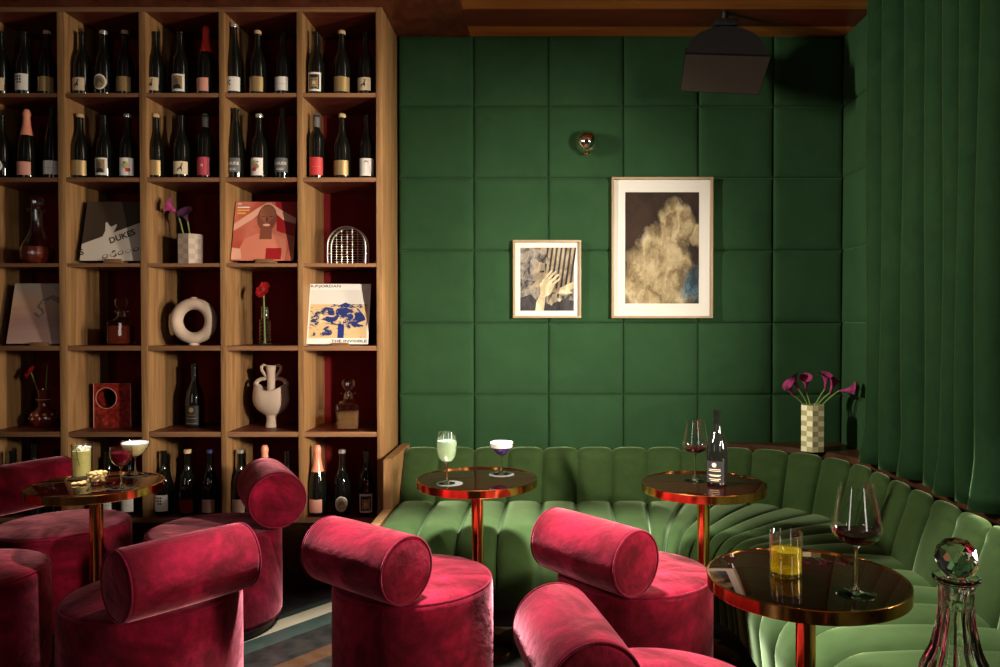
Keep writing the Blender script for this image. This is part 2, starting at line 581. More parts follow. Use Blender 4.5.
# ------------------------------------------------------------------ bottles
def interp_prof(pts):
    return pts
PROF = {
    'burgundy': [(0, 0.004), (0.030, 0.0), (0.0395, 0.002), (0.042, 0.008), (0.0425, 0.09), (0.042, 0.135), (0.039, 0.160), (0.032, 0.183), (0.022, 0.205), (0.0165, 0.225), (0.0148, 0.25), (0.0142, 0.290), (0.0165, 0.291), (0.0165, 0.300), (0.0140, 0.302), (0, 0.302)],
    'flute': [(0, 0.004), (0.030, 0.0), (0.038, 0.002), (0.040, 0.008), (0.0405, 0.10), (0.039, 0.14), (0.034, 0.175), (0.027, 0.21), (0.0205, 0.245), (0.0155, 0.28), (0.0140, 0.310), (0.0140, 0.322), (0.0165, 0.323), (0.0165, 0.332), (0.0140, 0.334), (0, 0.334)],
    'champagne': [(0, 0.004), (0.032, 0.0), (0.043, 0.002), (0.0455, 0.010), (0.0458, 0.10), (0.0445, 0.14), (0.040, 0.172), (0.031, 0.205), (0.0225, 0.235), (0.0175, 0.262), (0.0155, 0.290), (0.0175, 0.300), (0.0175, 0.312), (0.0150, 0.318), (0, 0.318)],
    'bordeaux': [(0, 0.004), (0.030, 0.0), (0.037, 0.002), (0.039, 0.008), (0.0395, 0.10), (0.0395, 0.185), (0.037, 0.200), (0.027, 0.218), (0.0185, 0.230), (0.0150, 0.245), (0.0142, 0.290), (0.0165, 0.291), (0.0165, 0.302), (0.0140, 0.304), (0, 0.304)],
}
BODY_R = {'burgundy': 0.0425, 'flute': 0.0405, 'champagne': 0.0458, 'bordeaux': 0.0395}
TOPZ = {'burgundy': 0.302, 'flute': 0.334, 'champagne': 0.318, 'bordeaux': 0.304}
_cache = {}
def cached(key, fn):
    if key not in _cache:
        _cache[key] = fn()
    return _cache[key]

def curved(mb, poly, R, mi):             # a shape of (arc metres, height) laid on a round bottle, facing -Y
    def clip(pl, c, keep):
        o = []
        for (u0, z0), (u1, z1) in zip(pl, pl[1:] + pl[:1]):
            a, b = keep * (u0 - c) >= 0, keep * (u1 - c) >= 0
            if a:
                o.append((u0, z0))
            if a != b:
                t = (c - u0) / (u1 - u0)
                o.append((c, z0 + t * (z1 - z0)))
        return o
    lo, hi = min(u for u, z in poly), max(u for u, z in poly)
    n = max(1, math.ceil((hi - lo) / 0.006))
    for k in range(n):
        pl = clip(clip(list(poly), lo + (hi - lo) * k / n, 1), lo + (hi - lo) * (k + 1) / n, -1)
        if len(pl) >= 3:
            v = [(R * math.sin(u / R), -R * math.cos(u / R), z) for u, z in pl]
            mb.add((v, [list(range(len(v)))]), mi)

def curved_sheet(mb, u0, u1, z0, z1, R, mi, n=20):
    mb.add(grid(lambda u, z: (R * math.sin(u / R), -R * math.cos(u / R), z), lin(u0, u1, n), [z0, z1]), mi)

def sq(u, z, s):
    return [(u - s, z - s), (u + s, z - s), (u + s, z + s), (u - s, z + s)]

def label_mesh(kind, R):
    """(paper mesh, print mesh or None)"""
    P, Q = MB(), MB()
    r1, r2 = R + 0.0008, R + 0.0016
    pm, qm = 'white', ['ink', 'cream', 'grey', 'goldlabel', 'redlabel', 'olive', 'white']
    w = 0.044
    if kind == 'dots':
        curved_sheet(P, -w, w, 0.022, 0.098, r1, 0)
        for i in range(3):
            for j in range(3):
                if not (i == 0 and j == 2):
                    curved(Q, sq(-0.016 + i * 0.0125, 0.085 - j * 0.0135, 0.0042), r2, 0)
        curved(Q, [(-0.018, 0.034), (0.006, 0.034), (0.006, 0.0345), (-0.018, 0.0345)], r2, 2)
    elif kind == 'five':
        curved_sheet(P, -w, w, 0.018, 0.085, r1, 0)
        for a, b in ((-1, 1), (1, 1), (0, 0), (-1, -1), (1, -1)):
            curved(Q, ell(-0.016 + a * 0.008, 0.056 + b * 0.009, 0.0045, 0.0042, 10), r2, 0)
    elif kind in ('stag', 'stagsmall'):
        pm = 'cream'
        curved_sheet(P, -0.040, 0.040, 0.020, 0.080, r1, 0)
        curved(Q, [(-0.014, 0.034), (-0.010, 0.046), (0.0, 0.050), (0.006, 0.062), (0.014, 0.066), (0.009, 0.056), (0.012, 0.046), (0.009, 0.032), (0.006, 0.044), (-0.006, 0.042), (-0.008, 0.033)], r2, 0)
        curved(Q, [(0.008, 0.064), (0.003, 0.073), (0.009, 0.068), (0.016, 0.074), (0.013, 0.066)], r2, 0)
    elif kind == 'portrait':
        curved_sheet(P, -0.036, 0.036, 0.016, 0.096, r1, 0)
        curved(Q, [(-0.024, 0.026), (0.024, 0.026), (0.024, 0.088), (-0.024, 0.088)], r2, 3)
        curved(Q, [(-0.022, 0.028), (0.02, 0.028), (0.014, 0.045), (0.0, 0.05), (-0.016, 0.044)], r2 + 0.0005, 0)
        curved(Q, ell(-0.002, 0.062, 0.010, 0.014, 14), r2 + 0.0005, 2)
    elif kind == 'bear':
        pm = 'white'
        curved_sheet(P, -0.036, 0.036, 0.016, 0.104, r1, 0)
        curved(Q, [(-0.027, 0.026), (0.027, 0.026), (0.027, 0.094), (-0.027, 0.094)], r2, 0)
        curved(Q, [(-0.022, 0.030), (-0.02, 0.06), (-0.022, 0.085), (-0.012, 0.078), (0.012, 0.078), (0.022, 0.085), (0.02, 0.06), (0.022, 0.030), (0.006, 0.036), (0, 0.028), (-0.006, 0.036)], r2 + 0.0005, 3)
        curved(Q, [(-0.007, 0.040), (0.007, 0.040), (0.008, 0.062), (-0.008, 0.062)], r2 + 0.001, 1)
        for sx in (-1, 1):
            curved(Q, ell(sx * 0.011, 0.068, 0.003, 0.003, 8), r2 + 0.001, 0)
        curved(Q, ell(0, 0.044, 0.004, 0.003, 8), r2 + 0.0015, 0)
    elif kind == 'gold':
        pm = 'goldlabel'
        curved_sheet(P, -0.048, 0.048, 0.016, 0.085, r1, 0)
    elif kind == 'plainwhite':
        curved_sheet(P, -0.042, 0.042, 0.020, 0.084, r1, 0)
        curved(Q, [(-0.03, 0.05), (0.03, 0.05), (0.03, 0.0508), (-0.03, 0.0508)], r2, 2)
    elif kind == 'crest':
        curved_sheet(P, -0.042, 0.042, 0.012, 0.094, r1, 0)
        curved(Q, [(-0.012, 0.070), (-0.008, 0.080), (0.0, 0.083), (0.009, 0.079), (0.012, 0.068), (0.008, 0.075), (0, 0.078), (-0.007, 0.075)], r2, 2)
    elif kind == 'oval':
        curved(P, ell(0, 0.058, 0.034, 0.036, 24), r1 + 0.004, 0)
        curved(Q, ell(0, 0.058, 0.027, 0.029, 24), r1 + 0.0048, 3)
        curved(Q, [(-0.016, 0.045), (-0.012, 0.07), (0.0, 0.078), (0.014, 0.068), (0.018, 0.05), (0.004, 0.058)], r1 + 0.0054, 2)
    elif kind == 'green_oval':
        curved(P, ell(0, 0.058, 0.034, 0.032, 24), r1 + 0.004, 0)
        curved(Q, ell(0, 0.058, 0.026, 0.024, 24), r1 + 0.0048, 5)
        curved(Q, ell(0.004, 0.058, 0.012, 0.014, 14), r1 + 0.0054, 2)
    elif kind == 'claude':
        pm = 'grey'
        curved_sheet(P, -0.042, 0.042, 0.030, 0.096, r1, 0)
        v, f = text_vf('CLAUDE', 0.019)
        Q.add(([(r2 * math.sin(p.x / r2), -r2 * math.cos(p.x / r2), 0.064 + p.y) for p in v], f), 6)
        for z in (0.040, 0.046):
            curved(Q, [(-0.02, z), (0.02, z), (0.02, z + 0.0016), (-0.02, z + 0.0016)], r2, 6)
    elif kind == 'abstract':
        curved_sheet(P, -0.038, 0.038, 0.014, 0.096, r1, 0)
        curved(Q, ell(-0.006, 0.070, 0.014, 0.014, 12), r2, 5)
        curved(Q, ell(0.006, 0.056, 0.013, 0.012, 12), r2 + 0.0004, 3)
        curved(Q, ell(-0.006, 0.042, 0.012, 0.010, 12), r2 + 0.0008, 4)
        curved(Q, ell(0.013, 0.077, 0.004, 0.004, 8), r2 + 0.0012, 0)
    elif kind == 'fruit':
        curved_sheet(P, -0.038, 0.038, 0.014, 0.096, r1, 0)
        curved(Q, ell(-0.004, 0.062, 0.016, 0.018, 14), r2, 5)
        curved(Q, ell(0.010, 0.040, 0.013, 0.010, 12), r2 + 0.0004, 4)
        curved(Q, ell(-0.008, 0.074, 0.005, 0.005, 8), r2 + 0.0004, 2)
    elif kind in ('red', 'pink', 'ruby', 'mauve', 'dark'):
        pm = {'red': 'redlabel', 'pink': 'pinklabel', 'ruby': 'ruby', 'mauve': 'mauve', 'dark': 'maroon'}[kind]
        z1 = 0.10 if kind in ('ruby', 'red') else 0.078
        curved_sheet(P, -0.038, 0.038, 0.016, z1, r1, 0)
        if kind == 'ruby':
            curved(Q, [(-0.008, 0.056), (-0.002, 0.068), (0.01, 0.066), (0.006, 0.060), (0.009, 0.052), (0, 0.058)], r2, 1)
        if kind in ('red', 'mauve'):
            curved(Q, [(-0.02, 0.055), (0.02, 0.055), (0.02, 0.0556), (-0.02, 0.0556)], r2, 1)
    elif kind == 'printed':
        pm = 'charcoal'
        curved_sheet(P, -0.040, 0.040, 0.014, 0.10, r1, 0)
        curved(Q, ell(-0.002, 0.085, 0.009, 0.009, 16), r2, 1)
        for z, a in ((0.066, 0.024), (0.060, 0.024), (0.044, 0.026), (0.040, 0.02), (0.028, 0.024), (0.022, 0.018)):
            curved(Q, [(-a, z), (a, z), (a, z + 0.0022), (-a, z + 0.0022)], r2, 1)
    elif kind == 'gilt':
        pm = 'ink'
        curved_sheet(P, -0.040, 0.040, 0.012, 0.105, r1, 0)
        curved(Q, ell(0, 0.085, 0.012, 0.012, 12), r2, 3)
        for z, a in ((0.060, 0.02), (0.044, 0.026), (0.020, 0.026)):
            curved(Q, [(-a, z), (a, z), (a, z + 0.002), (-a, z + 0.002)], r2, 3)
    pl = P.mesh('label', pm, fix=False)
    qq = Q.mesh('label_print', qm, fix=False) if Q.v else None
    return pl, qq

def capsule_mesh(shape, cap):
    T = TOPZ[shape]
    mb = MB()
    if cap in ('redfoil', 'pinkfoil'):
        pr = [(r + 0.0012, z) for r, z in PROF[shape] if z > 0.20 and r > 0]
        pr = [pr[0]] + pr[1:] + [(0.0120, T + 0.010), (0, T + 0.012)]
        mb.add(lathe(pr, 20))
    elif cap in ('black', 'grey'):
        mb.add(lathe([(0.0165, T - 0.06), (0.0165, T + 0.0015), (0.014, T + 0.003), (0, T + 0.003)], 18))
    elif cap == 'steel':
        mb.add(lathe([(0.0172, T - 0.045), (0.0172, T + 0.002), (0.015, T + 0.003), (0, T + 0.003)], 18))
    else:
        mb.add(lathe([(0.0176, T - 0.012), (0.0186, T - 0.008), (0.0186, T + 0.003), (0.016, T + 0.006), (0, T + 0.007)], 18))
    return mb.mesh('cap', cap)

def bottle(loc, shape, lab, cap, label, group=None, scale=1.0, rz=0.0, fine=False, name='wine_bottle', wide=1.0):
    o = empty(name, loc, label, 'bottle', group, rz)
    o.scale = (scale * wide, scale * wide, scale)
    put('bottle_body', cached(('b', shape, fine), lambda: MB().add(lathe(PROF[shape], 48 if fine else 24)).mesh('bottle_body', 'bottle')), o)
    if cap:
        put('cap', cached(('c', shape, cap), lambda: capsule_mesh(shape, cap)), o)
    if lab:
        pl, pr = cached(('l', lab, shape), lambda: label_mesh(lab, BODY_R[shape]))
        lo = put('label', pl, o)
        if pr:
            put('label_print', pr, lo)
    return o

SHELVED = 'bottles on the bookcase shelves'
rows = {
    1: ('top row', 1, [
        [(4, 'burgundy', 'stag', None, 'dark bottle with cream stag label'), (27.5, 'burgundy', 'dots', None, 'dark bottle with white label of black squares'), (50, 'burgundy', 'gold', 'cork', 'dark bottle with wide gold label')],
        [(84.5, 'burgundy', 'stag', None, 'dark bottle with cream stag label'), (106, 'burgundy', 'oval', 'silver', 'dark bottle with oval silver label'), (127.5, 'burgundy', 'gold', 'cork', 'dark bottle with brown gold label')],
        [(157.5, 'burgundy', 'stag', None, 'dark bottle with cream stag label'), (182.5, 'burgundy', 'portrait', None, 'dark bottle with portrait label'), (208, 'champagne', 'pink', 'redfoil', 'red-foiled bottle with salmon label')],
        [(236, 'flute', 'five', 'silver', 'tall bottle with five-dot white label'), (259.5, 'burgundy', 'gold', 'cork', 'dark bottle with gold label, cork top'), (285, 'burgundy', 'plainwhite', None, 'dark bottle with plain white label')],
        [(317.5, 'burgundy', 'bear', None, 'dark bottle with animal face label'), (343, 'burgundy', 'gold', 'cork', 'dark bottle with gold label, cork top'), (367, 'burgundy', 'stagsmall', None, 'dark bottle with small cream label')]]),
    2: ('second row', 2, [
        [(4, 'burgundy', 'green_oval', None, 'dark bottle with green oval label'), (29, 'champagne', 'pink', 'pinkfoil', 'rose-foiled bottle with pink label'), (54, 'flute', 'plainwhite', None, 'slim half-hidden bottle with white label')],
        [(82, 'burgundy', 'gold', 'cork', 'dark bottle with pale gold label'), (106, 'burgundy', 'portrait', None, 'dark bottle with portrait label'), (129.5, 'burgundy', 'fruit', 'silver', 'dark bottle with coloured fruit label')],
        [(157.5, 'burgundy', 'gold', 'cork', 'dark bottle with pale gold label'), (183, 'burgundy', 'stag', None, 'dark bottle with cream stag label'), (206.5, 'bordeaux', 'ruby', 'grey', 'dark bottle with crimson label')],
        [(237, 'flute', 'claude', None, 'tall bottle with grey lettered label'), (260.5, 'burgundy', 'abstract', 'silver', 'dark bottle with colourful abstract label'), (283.5, 'flute', 'claude', None, 'tall bottle with grey lettered label')],
        [(317.5, 'bordeaux', 'red', 'grey', 'grey-capped bottle with red label'), (343, 'burgundy', 'gold', 'cork', 'dark bottle with gold label, cork top'), (368, 'burgundy', 'crest', None, 'dark bottle with tall white label')]]),
    6: ('bottom row', 6, [
        [(11, 'burgundy', None, None, 'dark bottle behind the crimson bolster'), (33.5, 'flute', None, None, 'tall dark bottle behind the crimson bolster'), (55, 'burgundy', None, None, 'dark bottle behind the crimson bolster')],
        [(107, 'burgundy', 'plainwhite', None, 'dark white-labelled bottle behind the red cocktail'), (129, 'burgundy', 'plainwhite', None, 'dark white-labelled bottle behind the yellow coupe')],
        [(162.5, 'burgundy', 'dots', None, 'dark bottle with white label of black squares'), (186.5, 'burgundy', 'dark', 'cork', 'cork-topped bottle with dark red label'), (209.5, 'burgundy', 'mauve', 'bluecap', 'blue-capped bottle with dusty pink label')],
        [(239.5, 'burgundy', 'mauve', 'silver', 'silver-topped bottle beside the bolster'), (264, 'champagne', 'pink', 'pinkfoil', 'pale-foiled bottle behind the bolster'), (287, 'burgundy', None, None, 'dark bottle behind the bolster')],
        [(317, 'champagne', 'pink', 'pinkfoil', 'rose-foiled bottle with pink label'), (341.5, 'burgundy', 'oval', 'silver', 'silver-topped bottle with oval label'), (366, 'burgundy', 'bear', None, 'dark bottle with animal face label')]])}
colname = ['leftmost cubby', 'second cubby', 'middle cubby', 'fourth cubby', 'cubby beside the green wall']
for r, (rn, si, cubs) in rows.items():
    for ci, lst in enumerate(cubs):
        for bi, (px, shp, lab, cap, look) in enumerate(lst):
            Y = YB + 0.075
            pos = at(px, 330, Y)
            pos.z = sz[si][1] + 0.0008
            which = ('left', 'right')[bi] if len(lst) == 2 else ('left', 'middle', 'right')[bi]
            bottle(pos, shp, lab, cap, f'{look}, {which} in {rn}, {colname[ci]}', SHELVED, scale=1.12, wide=0.92, rz=random.uniform(-0.2, 0.25))

p = at(194.5, 330, YB + 0.20); p.z = sz[5][1] + 0.0008
bottle(p, 'burgundy', 'gilt', 'black', 'single black bottle with gilt lettering alone in its cubby', scale=1.13)

# ------------------------------------------------------------------ record sleeves
def sleeve(px, py, name_label, art, yb=YB + 0.05, W=0.328, lean=math.radians(13)):
    b = at(px, py, yb)
    rt = empty('record_sleeve', (b.x, yb, b.z + 0.012), name_label, 'record sleeve', 'record sleeves on the bookcase', 0, -lean)
    MB().add(box((0, 0.003, W / 2), (W, 0.005, W), 0.001)).build('cardboard', 'ink', rt)
    q = MB()
    mats = art(q, W)
    q.build('cover_print', mats, rt, (0, -0.0002, 0), fix=False)
    st = empty('display_stand', (b.x + 0.02, yb, b.z), 'small wooden stand under the ' + name_label.split(' record')[0] + ' record', 'stand', 'stands under the record sleeves')
    MB().add(box((0, 0.006, 0.005), (0.10, 0.05, 0.0095), 0.001)).add(box((0, -0.0165, 0.0145), (0.09, 0.004, 0.011), 0.001)).build('ledge', 'oak_h', st)
    MB().add(box((0, 0.013 + 0.0, 0.09), (0.06, 0.008, 0.17), 0.001), 0, Matrix.Translation((0, 0.010, 0.004)) @ Matrix.Rotation(-lean, 4, 'X')).build('easel_back', 'oak_h', st)
    return rt

def rect(u0, v0, u1, v1):
    return [(u0, v0), (u1, v0), (u1, v1), (u0, v1)]

def art_banner(q, W):
    h = W / 2
    flat(q, rect(-h, 0, h, W), 0, 1)
    flat(q, [(-h, 0), (h, 0), (h, 0.68 * W), (-h, 0.28 * W)], 1, 2)
    flat(q, [(-0.20 * W, 0.36 * W), (-0.02 * W, 0.46 * W), (0.02 * W, 0.56 * W), (0.03 * W, 0.62 * W), (-0.01 * W, 0.60 * W), (-0.06 * W, 0.57 * W), (-0.10 * W, 0.60 * W), (-0.13 * W, 0.65 * W), (-0.16 * W, 0.64 * W), (-0.15 * W, 0.50 * W)], 1, 3)
    rot = Matrix.Rotation(0.39, 4, 'Z')
    for txt, size, x, y in (('DUKES', 0.046, 0.15, 0.365), ('S', 0.045, -0.47, 0.10), ('S', 0.05, 0.06, 0.07)):
        v, f = text_vf(txt, size)
        q.add(([(lambda t: (t.x + x * W, -0.0010, t.y + y * W))(rot @ p) for p in v], f), 2)
    for k in range(5):
        flat(q, [(a * W, b * W) for a, b in ell(-0.1 + 0.12 * k, 0.07 + 0.03 * k, 0.05, 0.035, 12, 0.4)], 3 if k % 2 else 2, 4)
        flat(q, [(a * W, b * W) for a, b in ell(-0.1 + 0.12 * k, 0.075 + 0.03 * k, 0.034, 0.024, 12, 0.4)], 1, 5)
    return [plain('brown_print', (0.055, 0.038, 0.026), 0.35), plain('cream_print', (0.66, 0.58, 0.50), 0.4), 'ink', 'mauve']

def art_figure(q, W):
    t = NT('red_print')
    n = t.noise(t.coords(), 5, 3)
    t.l(t.ramp(n, [(0.35, (0.40, 0.06, 0.04)), (0.65, (0.62, 0.20, 0.13))]), t.b.inputs['Base Color'])
    t.set(Roughness=0.35)
    S = lambda pts: [(a * W, b * W) for a, b in pts]
    flat(q, S(rect(-0.5, 0, 0.5, 1)), 0, 1)
    flat(q, S([(0.15, 1), (0.5, 1), (0.5, 0.4), (0.2, 0.5)]), 3, 2)
    flat(q, S([(-0.35, 0), (-0.38, 0.2), (-0.30, 0.38), (-0.10, 0.46), (0.12, 0.46), (0.35, 0.36), (0.38, 0.2), (0.36, 0)]), 1, 3)
    flat(q, S([(-0.5, 0.50), (-0.5, 0.62), (-0.15, 0.88), (0.02, 0.99), (0.06, 0.96), (-0.08, 0.82), (-0.20, 0.70)]), 2, 4)
    flat(q, S([(0.5, 0.62), (0.5, 0.72), (0.24, 0.86), (0.06, 0.99), (0.02, 0.96), (0.16, 0.80), (0.30, 0.68)]), 2, 4)
    flat(q, S([(-0.07, 0.36), (0.13, 0.36), (0.12, 0.52), (-0.06, 0.52)]), 4, 5)
    flat(q, S(ell(0.03, 0.72, 0.155, 0.23, 28)), 4, 6)
    flat(q, S(ell(0.03, 0.79, 0.12, 0.14, 20)), 5, 7)
    flat(q, S(ell(0.03, 0.60, 0.06, 0.02, 16)), 2, 8)
    for sx in (-1, 1):
        flat(q, S(ell(0.03 + sx * 0.06, 0.745, 0.032, 0.008, 12)), 6, 8)
    flat(q, S([(0.012, 0.66), (0.048, 0.66), (0.04, 0.74), (0.02, 0.74)]), 6, 8)
    flat(q, S(rect(0.05, 0.02, 0.30, 0.21)), 3, 5)
    flat(q, S([(-0.5, 0.02), (-0.5, 0.22), (-0.36, 0.2), (-0.33, 0.02)]), 2, 4)
    for k, (a, z) in enumerate(((0.06, 0.95), (0.20, 0.89), (0.20, 0.84), (0.14, 0.79))):
        flat(q, S(rect(-0.46, z, -0.46 + a, z + 0.022)), 7 if k < 2 else 8, 9)
    return [t.m, plain('coral_print', (0.62, 0.20, 0.13), 0.4), plain('rose_print', (0.72, 0.38, 0.28), 0.4), plain('red_ink', (0.32, 0.012, 0.015), 0.35),
            plain('brown_skin_print', (0.20, 0.060, 0.035), 0.4), plain('tan_skin_print', (0.27, 0.095, 0.055), 0.4), plain('deep_brown_ink', (0.08, 0.02, 0.014), 0.5), 'white', plain('yellow_ink', (0.75, 0.45, 0.08), 0.5)]

def art_pale(q, W):
    t = NT('pale_rose_print')
    sp = t.n('SeparateXYZ')
    t.l(t.coords(), sp.inputs[0])
    n = t.noise(t.coords((3, 3, 22)), 1, 4)
    g = t.math('ADD', t.math('MULTIPLY', sp.outputs[2], 2.4), t.math('MULTIPLY', n, 0.4))
    t.l(t.ramp(g, [(0.15, (0.50, 0.32, 0.28)), (0.5, (0.36, 0.21, 0.18)), (0.72, (0.50, 0.30, 0.20)), (1.0, (0.40, 0.36, 0.31))]), t.b.inputs['Base Color'])
    t.set(Roughness=0.4)
    S = lambda pts: [(a * W, b * W) for a, b in pts]
    flat(q, S(rect(-0.5, 0, 0.5, 1)), 0, 1)
    pts = [(-0.10, 0.50), (-0.02, 0.44), (0.05, 0.50), (0.0, 0.58), (-0.06, 0.60), (0.0, 0.70), (0.12, 0.76), (0.24, 0.70), (0.30, 0.66)]
    up = [(x * W, -0.0012, z * W) for x, z in pts]
    q.add(tube(up, 0.007, 6), 1)
    q.add(tube([(x + 0.01, y, z + 0.03 * W) for x, y, z in up[4:]], 0.005, 6), 1)
    return [t.m, plain('faint_grey_ink', (0.22, 0.18, 0.16), 0.6)]

def art_hill(q, W):
    t = NT('blue_tan_print')
    n = t.noise(t.coords((1, 1, 1.7)), 17, 6, 0.65, 0.8)
    t.l(t.ramp(n, [(0.0, (0.015, 0.028, 0.15)), (0.53, (0.60, 0.43, 0.22)), (0.60, (0.70, 0.58, 0.38))], True), t.b.inputs['Base Color'])
    t2 = NT('tan_ground_print')
    n = t2.noise(t2.coords((1, 1, 2)), 13, 6, 0.65, 0.5)
    t2.l(t2.ramp(n, [(0.0, (0.62, 0.45, 0.23)), (0.57, (0.015, 0.028, 0.15))], True), t2.b.inputs['Base Color'])
    for x in (t, t2):
        x.set(Roughness=0.4)
    S = lambda pts: [(a * W, b * W) for a, b in pts]
    flat(q, S(rect(-0.5, 0, 0.5, 1)), 0, 1)
    flat(q, S(rect(-0.465, 0.66, 0.465, 0.90)), 4, 2)
    flat(q, S(rect(-0.465, 0.10, 0.465, 0.66)), 2, 2)
    flat(q, S([(-0.46, 0.44), (-0.33, 0.50), (-0.24, 0.60), (-0.08, 0.66), (0.0, 0.64), (0.10, 0.69), (0.20, 0.65), (0.32, 0.58), (0.42, 0.46), (0.44, 0.40), (0.30, 0.34), (0.05, 0.30), (-0.2, 0.34), (-0.44, 0.36)]), 1, 3)
    flat(q, S(rect(0.0, 0.10, 0.10, 0.33)), 5, 3)
    for txt, size, x, y in (('R.P.JORDAN', 0.020, -0.235, 0.942), ('THE INVISIBLE', 0.020, 0.19, 0.03)):
        v, f = text_vf(txt, size)
        q.add(([(p.x * 1.5 + x * W, -0.0012, p.y + y * W) for p in v], f), 3)
    return ['white', t.m, t2.m, 'ink', plain('pale_sky_print', (0.66, 0.62, 0.58), 0.4), plain('navy_ink', (0.015, 0.03, 0.20), 0.4)]

sleeve(111, 263.0, 'dark brown record sleeve with slanted cream banner lettered DUKES', art_banner)
sleeve(262, 263.0, 'red record sleeve with shirtless figure holding hands to head', art_figure)
sleeve(37.5, 346.0, 'pale pinkish record sleeve with faint grey squiggle', art_pale)
sleeve(337.0, 346.5, 'white record sleeve with blue and tan hill picture', art_hill)

# ------------------------------------------------------------------ ornaments
def hexvase(rt, R, H, rowsn, mats, cols=2):
    mb = MB()
    for s in range(6):
        a0, a1 = PI / 3 * s + PI / 6, PI / 3 * (s + 1) + PI / 6
        A, B = Vector((R * math.cos(a0), R * math.sin(a0), 0)), Vector((R * math.cos(a1), R * math.sin(a1), 0))
        for i in range(cols):
            for j in range(rowsn):
                p0, p1 = A.lerp(B, i / cols), A.lerp(B, (i + 1) / cols)
                z0, z1 = H * j / rowsn, H * (j + 1) / rowsn
                mb.add(([p0 + Vector((0, 0, z0)), p1 + Vector((0, 0, z0)), p1 + Vector((0, 0, z1)), p0 + Vector((0, 0, z1))], [[0, 1, 2, 3]]), (i + j) % 2)
        q = 0.86
        mb.add(([A + Vector((0, 0, H)), B + Vector((0, 0, H)), B * q + Vector((0, 0, H)), A * q + Vector((0, 0, H))], [[0, 1, 2, 3]]), 0)
        mb.add(([A * q + Vector((0, 0, H)), B * q + Vector((0, 0, H)), B * q + Vector((0, 0, H * 0.15)), A * q + Vector((0, 0, H * 0.15))], [[0, 1, 2, 3]]), 1)
    ring = [(R * math.cos(PI / 3 * s + PI / 6), R * math.sin(PI / 3 * s + PI / 6)) for s in range(6)]
    mb.add(([(x, y, 0) for x, y in ring], [list(range(6))[::-1]]), 0)
    mb.add(([(x * 0.86, y * 0.86, H * 0.15) for x, y in ring], [list(range(6))]), 0)
    return mb.build('vase_body', mats, rt, fix=False)

def lily_vf(L, R):
    def fn(a, t):
        lip = 0.5 + 0.5 * math.cos(a)
        r = R * (0.12 + 0.25 * t + 0.63 * t ** 4 * (0.55 + 0.75 * lip))
        return Vector((r * math.cos(a), r * math.sin(a) * 0.9, L * (t * (0.72 + 0.28 * lip * t)) - L * 0.10 * lip * t ** 6))
    return grid(fn, [2 * PI * k / 20 for k in range(20)], lin(0, 1, 12), True)

def flower_at(parent, base, tip, d, L, R, petal, stem_r=0.004, sag=0.0, kind='lily', via=None):
    """a cut flower as its own thing, standing in a vase"""
    base, tip = Vector(base), Vector(tip)
    o = parent
    pts = []
    if via is not None:
        pts = [base - Vector(o.location), base.lerp(Vector(via), 0.6) - Vector(o.location)]
        base = Vector(via)
    mid = base.lerp(tip, 0.55) + Vector((0, 0, sag))
    for k in range(9):
        t = k / 8
        pts.append(base * (1 - t) ** 2 + mid * 2 * t * (1 - t) + tip * t * t - Vector(o.location))
    MB().add(tube(pts, stem_r, 8)).build('stem', 'stem', o)
    d = Vector(d).normalized()
    rot = d.to_track_quat('Z', 'X').to_matrix().to_4x4()
    m4 = Matrix.Translation(tip - Vector(o.location)) @ rot
    if kind == 'lily':
        MB().add(lily_vf(L, R), 0, m4).build('bloom', petal, o)
        MB().add(lathe([(0.002, 0), (0.004, L * 0.3), (0.003, L * 0.62), (0, L * 0.65)], 8), 0, m4).build('spadix', 'darklily', o)
    else:
        mb = MB()
        for ring, (n, rr, zz) in enumerate(((18, R, 0.0), (14, R * 0.75, 0.006), (10, R * 0.45, 0.010))):
            for k in range(n):
                a = 2 * PI * (k + 0.5 * ring) / n + random.uniform(-0.06, 0.06)
                wd = rr * 0.16
                up = random.uniform(0.0, 0.25) * rr
                pet = [(rr * 0.1, -wd * 0.4, 0), (rr * 0.6, -wd, up * 0.4), (rr * 0.92, -wd * 0.7, up), (rr, 0, up), (rr * 0.92, wd * 0.7, up), (rr * 0.6, wd, up * 0.4), (rr * 0.1, wd * 0.4, 0), (rr * 0.6, 0, up * 0.4 - 0.002)]
                f = [[0, 1, 7], [1, 2, 3, 7], [3, 4, 5, 7], [5, 6, 7], [6, 0, 7]]
                mb.add((pet, f), 0, m4 @ Matrix.Rotation(a, 4, 'Z') @ Matrix.Translation((0, 0, zz)))
        mb.build('petals', petal, o, fix=False)
        MB().add(lathe([(R * 0.26, 0.004), (R * 0.24, 0.013), (R * 0.1, 0.016), (0, 0.016)], 14), 0, m4).build('flower_eye', 'gerbera_eye', o)

def flower(base, tip, d, L, R, petal, label, group, cat='flower', kind='lily', name='calla_lily', **kw):
    o = empty(name, base, label, cat, group)
    flower_at(o, base, tip, d, L, R, petal, kind=kind, **kw)

# short checked vase with two lilies, third row
Y = YB + 0.10
p = at(191.5, 330, Y); p.z = sz[3][1] + 0.0006
v = empty('vase', p, 'short taupe checkered hexagonal vase in the bookcase under two lilies', 'vase', rz=0.25)
hexvase(v, 0.066, 0.158, 6, ['sandtile', 'greytile'])
b = p + Vector((0, 0, 0.03))
flower(b + Vector((-0.010, 0, 0)), at(178, 214, Y), (-0.75, -0.25, 0.62), 0.085, 0.045, 'lily', 'magenta calla lily leaning left out of the taupe checkered vase', 'lilies in the bookcase vase', sag=0.02)
flower(b + Vector((0.012, 0, 0)), at(187.5, 221, Y), (-0.10, -0.55, 0.75), 0.065, 0.046, 'darklily', 'dark purple calla lily facing out of the taupe checkered vase', 'lilies in the bookcase vase', sag=0.02)

